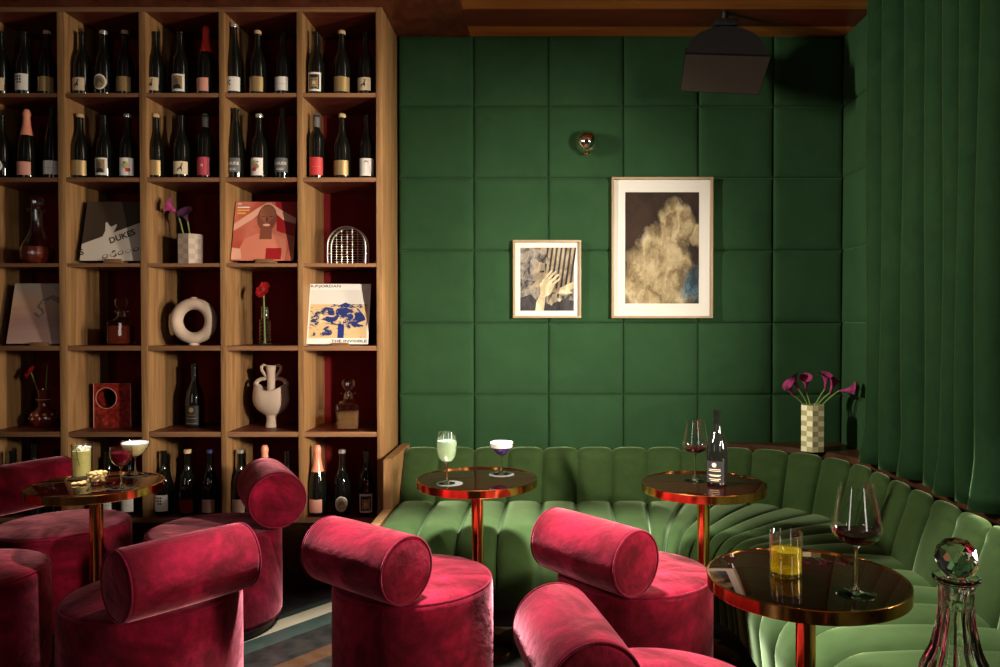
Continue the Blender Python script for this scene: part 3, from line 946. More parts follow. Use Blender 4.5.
# tall checked vase with six lilies on the ledge
LZ = 0.685
Y = 4.13
p = at(813, 330, Y); p.z = LZ + 0.0008
v = empty('vase', p, 'tall ivory and olive checkered hexagonal vase on the corner ledge', 'vase', rz=math.radians(-19))
hexvase(v, 0.066, 0.245, 9, ['ivory', 'olive'])
lil = [((794, 396), (-0.55, -0.3, 0.75), 'leftmost pale magenta calla lily in the ivory checkered vase'),
       ((799, 390), (-0.4, 0.2, 0.85), 'highest magenta calla lily at left of the ivory checkered vase'),
       ((806, 391), (-0.15, -0.4, 0.9), 'upright magenta calla lily above the left of the ivory vase'),
       ((825, 389), (0.05, -0.2, 1.0), 'upright magenta calla lily above the right of the ivory vase'),
       ((830, 393), (0.35, 0.1, 0.9), 'magenta calla lily tilting right above the ivory vase'),
       ((839, 391), (0.9, -0.25, 0.12), 'rightmost calla lily stretched sideways from the ivory vase')]
for k, ((tx, ty), d, lb) in enumerate(lil):
    base = p + Vector(((k - 2.5) * 0.007, 0.008 * (-1) ** k, 0.05))
    flower(base, at(tx, ty, Y - 0.03 * (k % 2)), d, 0.096, 0.038, 'lily', lb, 'lilies in the ledge vase', sag=0.012, via=p + Vector(((k - 2.5) * 0.016, 0.010 * (-1) ** k, 0.236)))

# ring vase
p = at(194, 330, YB + 0.09); p.z = sz[4][1] + 0.0006
rt = empty('ring_vase', p, 'round cream ceramic ring vase with a hole in the middle', 'vase')
R0, RI, TH = 0.122, 0.060, 0.030
mb = MB()
cR, cr = (R0 + RI) / 2, (R0 - RI) / 2
mb.add(grid(lambda a, b: Vector(((cR + cr * math.cos(b)) * math.cos(a), TH * 1.15 * math.sin(b), R0 + 0.006 + (cR + cr * math.cos(b)) * math.sin(a))),
            [2 * PI * k / 56 for k in range(56)], [2 * PI * k / 24 for k in range(24)], True, True))
mb.build('ring', 'ceramic', rt)
MB().add(lathe([(0, 0), (0.028, 0), (0.026, 0.008), (0.022, 0.013), (0, 0.013)], 24)).build('foot', 'ceramic', rt)
MB().add(lathe([(0.012, 0.25), (0.013, 0.256), (0.016, 0.262), (0.012, 0.2625), (0.010, 0.254)], 20), 0, Matrix.Translation((0, 0, -0.008))).build('neck', 'ceramic', rt)

# amphora
p = at(271, 330, YB + 0.18); p.z = sz[5][1] + 0.0006
rt = empty('amphora', p, 'cream sculptural amphora with cut-away shoulders and two looped handles', 'vase')
k = YB + 0.18
u = k / F
Hh = lambda y: (428 - y) * u
mb = MB()
mb.add(lathe([(r * u, z * u) for r, z in ((0, 0), (5.9, 0), (5.8, 1.2), (5.0, 6), (4.8, 9.5), (5.6, 12), (9.5, 14.5), (13.8, 18), (16.8, 22.5), (18.2, 27), (18.6, 31), (18.0, 35), (16.8, 37.2),
              (15.0, 37.6), (12.5, 36.4), (9, 35), (5, 34.3), (0, 34))], 48), 0, Matrix.Diagonal((1, 0.72, 1, 1)))
for q in mb.v:
    if q.z > 26 * u:
        q.x *= 1 - 0.10 * ((q.z - 26 * u) / (11.6 * u)) ** 1.5
        q.z += ((q.z - 26 * u) / (11.6 * u)) ** 1.4 * 9.5 * u * (abs(q.x) / (17 * u)) ** 2.2
mb.build('bowl', 'ceramic', rt)
MB().add(lathe([(0, 33 * u), (4.4 * u, 33 * u), (4.0 * u, 45 * u), (4.3 * u, 55 * u), (5.6 * u, 61.5 * u), (4.6 * u, 62 * u), (3.2 * u, 56 * u), (0, 54 * u)], 24)).build('neck', 'ceramic', rt)
for sx in (-1, 1):
    pts = [(sx * 15.2 * u, 0, 42 * u), (sx * 14.8 * u, 0, 44.6 * u), (sx * 13.2 * u, 0, 46.8 * u), (sx * 10.2 * u, 0, 48.4 * u), (sx * 4.5 * u, 0, 49 * u)]
    MB().add(tube(pts, [2.9 * u, 2.3 * u, 2.0 * u, 1.8 * u, 1.8 * u], 10)).build('shoulder_handle', 'ceramic', rt)
    pts = [(sx * 4.0 * u, 0, 49.5 * u), (sx * 6.6 * u, 0, 53 * u), (sx * 9.4 * u, 0, 57 * u), (sx * 9.8 * u, 0, 60.5 * u), (sx * 7.6 * u, 0, 62.3 * u), (sx * 4.6 * u, 0, 61.3 * u)]
    MB().add(tube(pts, 1.45 * u, 10)).build('rim_handle', 'ceramic', rt)

# arched wire rack
p = at(348.5, 330, YB + 0.12); p.z = sz[3][1] + 0.0006
rt = empty('wire_rack', p, 'small arched silver wire rack standing alone in its cubby', 'wire rack')
w_, h_ = 0.100, 0.198
def arch(y, n=18):
    return [(-w_, y, 0.003)] + [(w_ * math.cos(a), y, h_ - w_ + w_ * math.sin(a)) for a in lin(PI, 0, n)] + [(w_, y, 0.003)]
for y in (-0.035, 0.035):
    MB().add(tube(arch(y), 0.0042, 8)).build('arch_frame', 'steel', rt)
mb = MB()
for kk in range(1, 15):
    z = h_ * kk / 15
    x = w_ if z < h_ - w_ else math.sqrt(max(0, w_ ** 2 - (z - h_ + w_) ** 2))
    for y in (-0.035,):
        mb.add(tube([(-x, y, z), (x, y, z)], 0.0013, 6))
for kk in range(1, 7):
    x = -w_ + 2 * w_ * kk / 7
    zt = h_ - w_ + math.sqrt(w_ ** 2 - x ** 2)
    mb.add(tube([(x, 0.035, 0.003), (x, 0.035, zt)], 0.0013, 6))
mb.build('wire_grid', 'steel', rt)
mb = MB()
for x, z in [(-w_, 0.004), (w_, 0.004), (-w_, 0.06), (w_, 0.06), (0, h_)]:
    mb.add(tube([(x, -0.035, z), (x, 0.035, z)], 0.0025, 6))
mb.build('cross_bars', 'steel', rt)

# red glazed block with a round hole
p = at(116, 330, YB + 0.20); p.z = sz[5][1] + 0.0006
rt = empty('block_vase', p, 'red glazed tile block with a round hole through it', 'ornament')
wv, hv, dv = 0.200, 0.240, 0.085
hx, hz, hr = -0.032, 0.160, 0.056
mb = MB()
N = 48
def border(a):
    cx, cz = math.cos(a), math.sin(a)
    t = min((((wv / 2 - hx) / cx) if cx > 1e-9 else ((-wv / 2 - hx) / cx) if cx < -1e-9 else 9), (((hv - hz) / cz) if cz > 1e-9 else (-hz / cz) if cz < -1e-9 else 9))
    return (hx + t * cx, hz + t * cz)
angs = [2 * PI * k / N for k in range(N)] + [math.atan2(z - hz, x - hx) % (2 * PI) for x in (-wv / 2, wv / 2) for z in (0, hv)]
angs = sorted(angs)
for sy in (-1, 1):
    y = sy * dv / 2
    v_ = []
    for a in angs:
        bx = border(a)
        v_ += [(hx + hr * math.cos(a), y, hz + hr * math.sin(a)), (bx[0], y, bx[1])]
    n = len(angs)
    mb.add((v_, [[2 * k, 2 * k + 1, 2 * ((k + 1) % n) + 1, 2 * ((k + 1) % n)] for k in range(n)]))
mb.add(grid(lambda a, y: Vector((hx + hr * math.cos(a), y, hz + hr * math.sin(a))), angs, [-dv / 2, dv / 2], True))
bp = [border(a) for a in angs]
mb.add(grid(lambda k, y: Vector((bp[int(k)][0], y, bp[int(k)][1])), range(len(bp)), [-dv / 2, dv / 2], True))
mb.build('block', 'redtile', rt)
mb = MB()
for y in (-dv / 2 - 0.001,):
    mb.add(tube([(hx + hr * math.cos(a), y, hz + hr * math.sin(a)) for a in lin(0, 2 * PI, 41)[:-1]], 0.002, 6, True))
    mb.add(tube([(-wv / 2, y, 0.002), (wv / 2, y, 0.002), (wv / 2, y, hv), (-wv / 2, y, hv)], 0.0022, 6, True))
mb.build('edge_trim', 'pinklabel', rt)

# glass decanters
def round_decanter(px, shelf, label):
    p = at(px, 330, YB + 0.09); p.z = sz[shelf][1] + 0.0006
    rt = empty('decanter', p, label, 'decanter')
    rt.scale = (1.12, 1.12, 1.08)
    MB().add(lathe([(0, 0.006), (0.05, 0), (0.055, 0.004), (0.067, 0.030), (0.071, 0.058), (0.066, 0.085), (0.052, 0.115), (0.036, 0.145), (0.026, 0.175), (0.0225, 0.21), (0.022, 0.25), (0.040, 0.262), (0.040, 0.268), (0.019, 0.266), (0.018, 0.21)], 48, 12, 0.03)).build('decanter_body', 'glass', rt)
    MB().add(lathe([(0, 0.008), (0.050, 0.006), (0.063, 0.030), (0.067, 0.058), (0.062, 0.084), (0, 0.086)], 36, 12, 0.03)).build('brandy', 'brandy', rt)
    s = MB().add(lathe([(0, 0.215), (0.013, 0.215), (0.016, 0.266), (0.010, 0.272), (0.022, 0.281)] + [(0.031 * math.cos(a), 0.306 + 0.031 * math.sin(a)) for a in lin(-0.8, 1.4, 6)] + [(0, 0.337)], 12)).build('stopper', 'glass', rt, angle=10)
    return rt
def square_decanter(px, shelf, label, s=1.0, liq='brandy', fill=0.115, glass='glass'):
    p = at(px, 330, YB + 0.09); p.z = sz[shelf][1] + 0.0006
    rt = empty('decanter', p, label, 'decanter')
    rt.scale = (s, s, s)
    rt.rotation_euler.z = 0.12
    mb = MB()
    mb.add(box((0, 0, 0.066), (0.108, 0.108, 0.132), 0.012, 3))
    for sx in (-1, 1):
        for q in range(4):
            z = 0.02 + q * 0.026
            for y in (-0.0545,):
                for k in range(3):
                    x = -0.034 + 0.034 * k
                    mb.add(([(x - 0.015, y, z + 0.012), (x, y, z), (x + 0.015, y, z + 0.012), (x, y, z + 0.024), (x, y - 0.006, z + 0.012)], [[0, 1, 4], [1, 2, 4], [2, 3, 4], [3, 0, 4]]))
    mb.build('decanter_body', glass, rt, angle=15)
    MB().add(lathe([(0.048, 0.128), (0.034, 0.142), (0.023, 0.150), (0.021, 0.170), (0.037, 0.176), (0.037, 0.182), (0.018, 0.183), (0.017, 0.150)], 10)).build('neck', glass, rt, angle=10)
    MB().add(box((0, 0, 0.006 + fill / 2), (0.098, 0.098, fill), 0.010, 2)).build('brandy', liq, rt)
    MB().add(lathe([(0, 0.15), (0.012, 0.15), (0.015, 0.185), (0.010, 0.192), (0.022, 0.199)] + [(0.033 * math.cos(a), 0.226 + 0.033 * math.sin(a)) for a in lin(-0.8, 1.4, 6)] + [(0, 0.259)], 12)).build('stopper', glass, rt, angle=10)
round_decanter(38, 3, 'bulbous cut-glass decanter with ball stopper, part filled with brandy')
square_decanter(121.5, 4, 'square cut-glass decanter of brandy left of the ring vase', 1.0, fill=0.10)
square_decanter(348, 5, 'square cut-glass decanter in the cubby under the blue hill record', 1.08, 'pale_brandy', 0.085)

# ribbed bud vase with gerbera
p = at(265, 330, YB + 0.10); p.z = sz[4][1] + 0.0006
rt = empty('bud_vase', p, 'slim ribbed glass bud vase holding one red gerbera', 'vase')
mb = MB()
for q in range(7):
    z = 0.012 + 0.019 * q
    mb.add(grid(lambda a, b: Vector(((0.021 + 0.010 * math.cos(b)) * math.cos(a), (0.021 + 0.010 * math.cos(b)) * math.sin(a), z + 0.0095 * math.sin(b))), [2 * PI * k / 24 for k in range(24)], lin(-PI / 2, PI / 2, 7), True))
mb.add(lathe([(0.021, 0.138), (0.019, 0.145), (0.0185, 0.20), (0.0205, 0.203), (0.0165, 0.2), (0.017, 0.145)], 24))
mb.add(lathe([(0, 0.001), (0.026, 0.001), (0.026, 0.004), (0, 0.004)], 24))
mb.build('vase_body', 'glass', rt)
flower(p + Vector((0, 0, 0.01)), at(263.5, 290, YB + 0.08), (-0.35, -0.85, 0.4), 0.05, 0.047, 'gerbera', 'bright red gerbera standing in the slim ribbed bud vase', None, kind='gerbera', name='gerbera', stem_r=0.0035)

# red cut-glass vase with two gerberas
p = at(43, 330, YB + 0.20); p.z = sz[5][1] + 0.0006
rt = empty('vase', p, 'red cut-glass bulb vase with flared neck and two red flowers', 'vase')
MB().add(lathe([(0, 0.004), (0.04, 0), (0.052, 0.012), (0.066, 0.035), (0.068, 0.055), (0.058, 0.078), (0.036, 0.098), (0.026, 0.112), (0.026, 0.135), (0.034, 0.150), (0.026, 0.158), (0.027, 0.18), (0.030, 0.205), (0.027, 0.205), (0.022, 0.16), (0.020, 0.11)], 40, 10, 0.02)).build('vase_body', 'redglass', rt)
MB().add(lathe([(0.037, 0.147), (0.039, 0.150), (0.037, 0.153)], 32)).build('collar', 'pinklabel', rt)
mb = MB()
for k in range(10):
    for q in range(2):
        a = 2 * PI * (k + 0.5 * q) / 10
        m4 = Matrix.Rotation(a, 4, 'Z') @ Matrix.Translation((0.066 if q == 0 else 0.060, 0, 0.052 + 0.018 * q))
        mb.add(([(0.001, -0.010, 0), (0.003, 0, -0.010), (0.001, 0.010, 0), (-0.003, 0, 0.010), (0.006, 0, 0)], [[0, 1, 4], [1, 2, 4], [2, 3, 4], [3, 0, 4]]), 0, m4)
mb.build('cut_diamonds', 'pinklabel', rt, angle=5)
flower(p + Vector((-0.005, 0, 0.12)), at(31, 372, YB + 0.17), (-0.75, -0.3, 0.5), 0.05, 0.046, 'gerbera', 'red gerbera leaning left out of the red bulb vase', 'gerberas in the red vase', kind='gerbera', name='gerbera', stem_r=0.0035)
flower(p + Vector((0.006, 0, 0.12)), at(47.5, 365, YB + 0.20), (-0.3, -0.2, 0.9), 0.05, 0.036, 'gerbera', 'smaller red gerbera upright at right of the red bulb vase', 'gerberas in the red vase', kind='gerbera', name='gerbera', stem_r=0.0035)

# ------------------------------------------------------------------ framed pictures, lamp, speaker
def picture(x0, y0, x1, y1, label, art, mat_w, fw=0.013):
    yf = YW - 0.016
    A, B = at(x0, y1, yf), at(x1, y0, yf)
    W, H = B.x - A.x, B.z - A.z
    rt = empty('picture_frame', ((A.x + B.x) / 2, yf, A.z), label, 'picture')
    mb = MB()
    T = 0.034
    for c, s in (((0, -T / 2, fw / 2), (W, T, fw)), ((0, -T / 2, H - fw / 2), (W, T, fw)), ((-W / 2 + fw / 2, -T / 2, H / 2), (fw, T, H - 2 * fw)), ((W / 2 - fw / 2, -T / 2, H / 2), (fw, T, H - 2 * fw))):
        mb.add(box(c, s, 0.001))
    mb.build('frame', 'frame_oak', rt)
    MB().add(box((0, -0.012, H / 2), (W - 2 * fw, 0.006, H - 2 * fw))).build('mat_board', 'matboard', rt)
    q = MB()
    w, h = W - 2 * fw - 2 * mat_w[0], H - 2 * fw - 2 * mat_w[1]
    mats = art(q, w, h)
    q.build('print', mats, rt, (0, -0.0155, fw + mat_w[1]), fix=False)
M['frame_oak'] = plain('pale_oak_frame', (0.30, 0.215, 0.12), 0.5)
M['matboard'] = plain('white_mat_board', (0.60, 0.58, 0.55), 0.9, Specular_IOR_Level=0.1)

def art_smoke(q, w, h):
    t = NT('smoke_print')
    v = t.coords((1 / w, 1, 1 / h))
    nz = t.n('TexNoise')
    nz.inputs['Scale'].default_value = 4.5
    nz.inputs['Detail'].default_value = 7
    nz.inputs['Roughness'].default_value = 0.62
    t.l(v, nz.inputs['Vector'])
    off = t.n('VectorMath', operation='SUBTRACT')
    t.l(nz.outputs['Color'], off.inputs[0])
    off.inputs[1].default_value = (0.5, 0.5, 0.5)
    sc_ = t.n('VectorMath', operation='SCALE')
    t.l(off.outputs[0], sc_.inputs[0])
    sc_.inputs['Scale'].default_value = 0.30
    ad = t.n('VectorMath', operation='ADD')
    t.l(v, ad.inputs[0])
    t.l(sc_.outputs[0], ad.inputs[1])
    sp = t.n('SeparateXYZ')
    t.l(ad.outputs[0], sp.inputs[0])
    X, Z = sp.outputs[0], sp.outputs[2]
    def blob(cx, cz, rx, rz, soft):
        a = t.math('POWER', t.math('ABSOLUTE', t.math('DIVIDE', t.math('SUBTRACT', X, cx), rx)), 2)
        b = t.math('POWER', t.math('ABSOLUTE', t.math('DIVIDE', t.math('SUBTRACT', Z, cz), rz)), 2)
        d = t.math('SUBTRACT', 1.0, t.math('SQRT', t.math('ADD', a, b)))
        return t.math('MULTIPLY', d, soft, True)
    m = None
    for b in ((-0.18, 0.18, 0.46, 0.36, 3), (0.12, 0.32, 0.30, 0.30, 3), (-0.10, 0.50, 0.26, 0.22, 3), (0.20, 0.72, 0.26, 0.24, 3), (0.10, 0.10, 0.40, 0.22, 3), (0.50, 0.62, 0.14, 0.13, 3), (0.06, 0.62, 0.16, 0.16, 2)):
        x = blob(*b)
        m = x if m is None else t.math('MAXIMUM', m, x)
    n2 = t.noise(ad.outputs[0], 6, 6, 0.6, 0.4)
    n3 = t.noise(ad.outputs[0], 2.2, 4, 0.6, 0.4)
    tex = t.math('ADD', t.math('MULTIPLY', n2, 0.6), t.math('MULTIPLY', n3, 0.4))
    smoke = t.ramp(tex, [(0.32, (0.06, 0.035, 0.018)), (0.43, (0.17, 0.125, 0.065)), (0.55, (0.36, 0.29, 0.17)), (0.70, (0.50, 0.47, 0.38))])
    bg = t.ramp(n3, [(0.35, (0.010, 0.007, 0.007)), (0.7, (0.040, 0.022, 0.014))])
    c = t.mix(m, bg, smoke)
    blue = blob(0.40, 0.16, 0.20, 0.18, 1.6)
    c = t.mix(blue, c, t.ramp(n2, [(0.4, (0.015, 0.03, 0.045)), (0.6, (0.07, 0.13, 0.17))]))
    t.l(c, t.b.inputs['Base Color'])
    t.set(Roughness=0.7, Specular_IOR_Level=0.15)
    flat(q, rect(-w / 2, 0, w / 2, h), 0, 1)
    return [t.m]

def art_hand(q, w, h):
    def tone(name, a, b, s=14):
        t = NT(name)
        n = t.noise(t.coords((1, 1, 0.6)), s, 4, 0.6, 1.2)
        t.l(t.ramp(n, [(0.38, a), (0.62, b)]), t.b.inputs['Base Color'])
        t.set(Roughness=0.7, Specular_IOR_Level=0.15)
        return t.m
    S = lambda pts: [((a - 0.5) * w, b * h) for a, b in pts]
    flat(q, S(rect(0, 0, 1, 1)), 0, 1)
    for k in range(7):                                       # slanted stripes behind
        x = 0.50 + 0.085 * k
        flat(q, S([(x, 1), (x + 0.035, 1), (x - 0.065, 0.35), (x - 0.105, 0.35)]), 1, 2)
    flat(q, S([(0, 0.98), (0.12, 0.99), (0.30, 0.98), (0.45, 0.92), (0.51, 0.82), (0.50, 0.74), (0.38, 0.76), (0.30, 0.68), (0.30, 0.48), (0.16, 0.34), (0, 0.30)]), 2, 3)   # hair
    flat(q, S([(0.30, 0.76), (0.40, 0.77), (0.46, 0.70), (0.47, 0.60), (0.52, 0.55), (0.48, 0.50), (0.44, 0.42), (0.34, 0.42), (0.26, 0.52), (0.26, 0.64)]), 4, 4)            # face
    flat(q, S([(0.36, 0.63), (0.45, 0.64), (0.45, 0.61), (0.38, 0.60)]), 1, 5)
    flat(q, S([(0, 0), (0, 0.28), (0.20, 0.34), (0.34, 0.38), (0.36, 0.24), (0.60, 0.30), (0.80, 0.24), (1, 0.28), (1, 0)]), 2, 4)
    flat(q, S([(0, 0), (0, 0.2), (0.2, 0.26), (0.30, 0.16), (0.55, 0.10), (0.8, 0.18), (1, 0.16), (1, 0)]), 1, 5)
    flat(q, S([(0.28, 0), (0.30, 0.14), (0.38, 0.28), (0.36, 0.42), (0.44, 0.50), (0.56, 0.48), (0.64, 0.40), (0.56, 0.26), (0.47, 0.22), (0.44, 0)]), 3, 6)                     # forearm, palm
    for (x0, y0), (x1, y1) in (((0.42, 0.46), (0.58, 0.63)), ((0.48, 0.46), (0.66, 0.62)), ((0.54, 0.44), (0.71, 0.57)), ((0.58, 0.40), (0.73, 0.50))):
        d = Vector((x1 - x0, y1 - y0)).normalized()
        nrm = Vector((-d.y, d.x)) * 0.024
        flat(q, S([(x0 - nrm.x, y0 - nrm.y), (x1 - nrm.x * 0.6, y1 - nrm.y * 0.6), (x1 + d.x * 0.02, y1 + d.y * 0.02), (x1 + nrm.x * 0.6, y1 + nrm.y * 0.6), (x0 + nrm.x, y0 + nrm.y)]), 3, 7)
    flat(q, S([(0.72, 0.28), (0.74, 0.36), (0.88, 0.42), (1, 0.46), (1, 0.36), (0.92, 0.32), (0.98, 0.28), (0.86, 0.27)]), 3, 6)
    flat(q, S([(0.52, 0.12), (0.60, 0.26), (0.70, 0.30), (0.66, 0.16), (0.58, 0.08)]), 0, 6)
    flat(q, S(ell(0.73, 0.17, 0.03, 0.025, 12)), 3, 7)
    return [tone('sepia_ground', (0.14, 0.105, 0.07), (0.34, 0.28, 0.19)), tone('sepia_black', (0.015, 0.013, 0.016), (0.05, 0.045, 0.05)), tone('sepia_hair', (0.03, 0.028, 0.03), (0.26, 0.23, 0.20), 22), tone('sepia_skin', (0.34, 0.28, 0.18), (0.56, 0.49, 0.34)), tone('sepia_cheek', (0.16, 0.13, 0.09), (0.40, 0.34, 0.24), 9)]

picture(611.2, 178, 712.2, 318.2, 'larger framed print of pale smoke clouds on dark ground', art_smoke, (0.064, 0.070))
picture(513.2, 240.6, 581, 318.0, 'smaller framed sepia print of a face behind a hand', art_hand, (0.028, 0.028))

p = at(587, 142, YW - 0.075)
rt = empty('wall_lamp', (p.x, YW - 0.018, p.z), 'small mirrored glass globe lamp on the green padded wall', 'lamp')
MB().add(lathe([(0, 0.012), (0.030, 0.012), (0.034, 0.006), (0.034, 0.0), (0, 0.0)], 32), 0, Matrix.Rotation(PI / 2, 4, 'X')).build('wall_plate', 'gold', rt)
MB().add(lathe([(0.067 * math.cos(a), 0.067 * math.sin(a)) for a in lin(-PI / 2, PI / 2, 25)], 40), 0, Matrix.Translation((0, -0.062, 0)) @ Matrix.Rotation(PI / 2, 4, 'X')).build('globe', 'ice', rt)
MB().add(lathe([(0, -0.060)] + [(0.060 * math.cos(a), 0.060 * math.sin(a)) for a in lin(-PI / 2 + 0.1, PI / 2 - 0.1, 19)] + [(0, 0.060)], 32), 0, Matrix.Translation((0.0, -0.062, 0.0)) @ Matrix.Rotation(PI / 2, 4, 'X')).build('inner_mirror', 'chrome', rt)
MB().add(lathe([(0.018, -0.071), (0.020, -0.068), (0.018, -0.064), (0, -0.064), (0, -0.071)], 24), 0, Matrix.Translation((0, -0.062, 0))).build('finial', 'gold', rt)

Y = 4.0
a, b, c_, d_ = at(685, 54.5, Y), at(771, 57, Y), at(759, 95, Y - 0.05), at(680, 91, Y - 0.05)
rt = empty('loudspeaker', ((a.x + b.x) / 2, Y, a.z), 'black loudspeaker tilted downward on a bracket under the ceiling', 'loudspeaker')
o3 = Vector(rt.location)
fr = [x - o3 for x in (d_, c_, b, a)]
dep = Vector((0.0, 0.16, 0.11))
bk = [fr[0] + dep * 0.9 + Vector((0.03, 0, 0.0)), fr[1] + dep * 0.9 + Vector((-0.03, 0, 0.0)), fr[2] + dep + Vector((-0.03, 0, -0.02)), fr[3] + dep + Vector((0.03, 0, -0.02))]
MB().add((fr + bk, [[3, 2, 1, 0], [4, 5, 6, 7], [0, 1, 5, 4], [1, 2, 6, 5], [2, 3, 7, 6], [3, 0, 4, 7]])).build('cabinet', 'black', rt, angle=20)
mid = sum(fr, Vector()) / 4
nrm = (fr[1] - fr[0]).cross(fr[3] - fr[0]).normalized()
if nrm.y > 0: nrm = -nrm
g = [mid + (x - mid) * 0.985 + nrm * 0.004 for x in fr]
g2 = [mid + (x - mid) * 0.985 + nrm * 0.0003 for x in fr]
MB().add((g + g2, [[3, 2, 1, 0], [0, 1, 5, 4], [1, 2, 6, 5], [2, 3, 7, 6], [3, 0, 4, 7]])).build('grille', 'speaker_grey', rt, angle=20)
wid = 0.212
poly = [(wid * math.cos(x) * (1 if abs(math.cos(x)) < 2 else 1), 0.17 * math.sin(x) ** 0.8) for x in lin(0.0, PI, 24)]
MB().add(prism(poly, -0.006, 0.006), 0, Matrix.Translation((0.004, 0.06, -0.005)) @ Matrix.Rotation(PI / 2, 4, 'X')).build('yoke', 'black', rt)
MB().add(box((0.004, 0.09, 0.185), (0.12, 0.10, 0.035), 0.004)).add(tube([(0.004, 0.09, 0.15), (0.004, 0.09, ZT - o3.z - 0.002)], 0.018, 14)).build('ceiling_mount', 'black', rt)

# ------------------------------------------------------------------ banquette, ledge, curtain
def path_pts(segs, step):
    pts = []
    for s in segs:
        pts += s
    out = [Vector(pts[0])]
    for p in pts[1:]:
        if (Vector(p) - out[-1]).length > 1e-6:
            out.append(Vector(p))
    return out
class Path:
    def __init__(s, x0, yb, xr, r, y1, n=24):
        pts = [(x0, yb)] + arc(xr - r, yb - r, r, PI / 2, 0, n) + [(xr, y1)]
        s.p = [Vector(q) for q in pts]
        s.l = [0]
        for a, b in zip(s.p, s.p[1:]):
            s.l.append(s.l[-1] + (b - a).length)
        s.L = s.l[-1]
    def at(s, d):
        d = min(max(d, 0), s.L)
        for i in range(len(s.l) - 1):
            if d <= s.l[i + 1] + 1e-9:
                t = (d - s.l[i]) / max(1e-9, s.l[i + 1] - s.l[i])
                return s.p[i].lerp(s.p[i + 1], t)
        return s.p[-1]
    def near(s, q, n=400):
        return min((s.L * k / n for k in range(n + 1)), key=lambda d: (s.at(d) - q).length)

X0, Y1 = -0.760, 0.55
RT_ = 0.60
top = Path(X0, 4.20, 1.50, RT_, Y1)
bot = Path(X0, 4.06, 1.40, RT_ - 0.08, Y1)
frt = Path(X0, 3.42, 0.80, 0.34, Y1)
bak = Path(X0, 4.385, 1.61, RT_ + 0.08, Y1)
CW = 0.187
# knots: the same station on each path (straight, corner, straight)
def stations(P, yb, xr, r):
    a = (xr - r) - X0
    arcL = r * PI / 2
    return [0, a, a + arcL, P.L]
sa = stations(top, 4.20, 1.50, RT_)
xs_corner = 0.42
sb = stations(bot, 4.06, 1.40, RT_ - 0.08)
sf_ = stations(frt, 3.42, 0.80, 0.34)
sk = stations(bak, 4.385, 1.61, RT_ + 0.08)
# for the seat the fan starts earlier on the back edge than the curve does
def remap(d, A, B):
    for i in range(3):
        if d <= A[i + 1] + 1e-9:
            t = (d - A[i]) / (A[i + 1] - A[i])
            return B[i] + t * (B[i + 1] - B[i])
    return B[-1]
NCH = int(round(top.L / CW))
cw = top.L / NCH
SUB = 12
ds = [top.L * k / (NCH * SUB) for k in range(NCH * SUB + 1)]
def bul(d):
    t = (d / cw) % 1.0
    return max(0.0, 1 - abs(2 * t - 1) ** 3.2) ** 0.55
def P3(v, z):
    return Vector((v.x, v.y, z))

bq = empty('banquette', (0.4, 3.4, 0), 'long green velvet channel-tufted banquette curving round the corner', 'banquette')
OB = Vector(bq.location)
mb = MB()
NV = 17
def back_fn(d, v):
    T, B, K = top.at(remap(d, sa, sa)), bot.at(remap(d, sa, sb)), bak.at(remap(d, sa, sk))
    inn = (T - K).normalized()
    bz = 0.030 * bul(d)
    ztop = 0.665
    if v < 0.62:                      # face
        t = v / 0.62
        base = P3(B, 0.36).lerp(P3(T, ztop - 0.035), t)
        off = Vector((inn.x, inn.y, 0.15)).normalized()
        return base + off * (bz + 0.018 * math.sin(PI * min(1, t * 1.0))) - OB
    a = (v - 0.62) / 0.38 * PI * 0.62
    c = P3(T, ztop - 0.035) - Vector((inn.x, inn.y, 0)) * 0.035
    rr = 0.035 + bz * 0.75
    return c + Vector((inn.x, inn.y, 0)) * (rr * math.cos(a)) + Vector((0, 0, rr * math.sin(a))) - OB
mb.add(grid(back_fn, ds, lin(0, 1, 26)))
def back_rear(d, v):
    K, T = bak.at(remap(d, sa, sk)), top.at(d)
    inn = (T - K).normalized()
    c = P3(T, 0.648) - Vector((inn.x, inn.y, 0)) * 0.05
    e = P3(K, 0.640)
    return (c.lerp(e, v)) - OB
mb.add(grid(back_rear, ds, [0, 1]))
mb.build('backrest', 'bench_velvet', bq, angle=60)

mb = MB()
def ease(t):
    return t
def seat_fn(d, v):
    Fp, B = frt.at(remap(d, seat_a, sf_)), bot.at(remap(d, seat_b_src, sb2))
    out = (Fp - B)
    Ld = out.length
    out.normalize()
    bz = 0.034 * bul(d)
    zt = 0.405
    R = 0.15
    if v < 0.25:                      # front drop
        t = v / 0.25
        return P3(Fp, 0.10 + (zt - R - 0.10) * t) + Vector((out.x, out.y, 0)) * (bz * (0.4 + 0.6 * t)) - OB
    if v < 0.5:
        a = (v - 0.25) / 0.25 * PI / 2
        c = P3(Fp, zt - R) - Vector((out.x, out.y, 0)) * R
        return c + Vector((out.x, out.y, 0)) * ((R + bz) * math.cos(a)) + Vector((0, 0, (R + bz) * math.sin(a))) - OB
    t = (v - 0.5) / 0.5
    q = (Fp - out * R).lerp(B - out * 0.06, t)
    return P3(q, zt + bz * (1 - 0.3 * t) + 0.012 * math.sin(PI * t)) - OB
# seat stations: the fan runs from x = 0.45 on the back edge to y = 3.05 on the side
seat_a = [0, 0.50 - X0, sa[2] + 0.50, top.L]
seat_b_src = sa
sb2 = sb
mb.add(grid(seat_fn, ds, lin(0, 0.25, 6) + lin(0.25, 0.5, 9)[1:] + lin(0.5, 1, 14)[1:]))
mb.build('seat', 'bench_velvet', bq, angle=60)
mb = MB()
mb.add(grid(lambda d, z: P3(frt.at(d), z) + Vector((0, 0, 0)) + P3((bot.at(remap(d, sf_, sb)) - frt.at(d)).normalized() * 0.05, 0) - OB, lin(0, frt.L, 60), [0.0, 0.11]))
mb.build('plinth', 'black', bq)
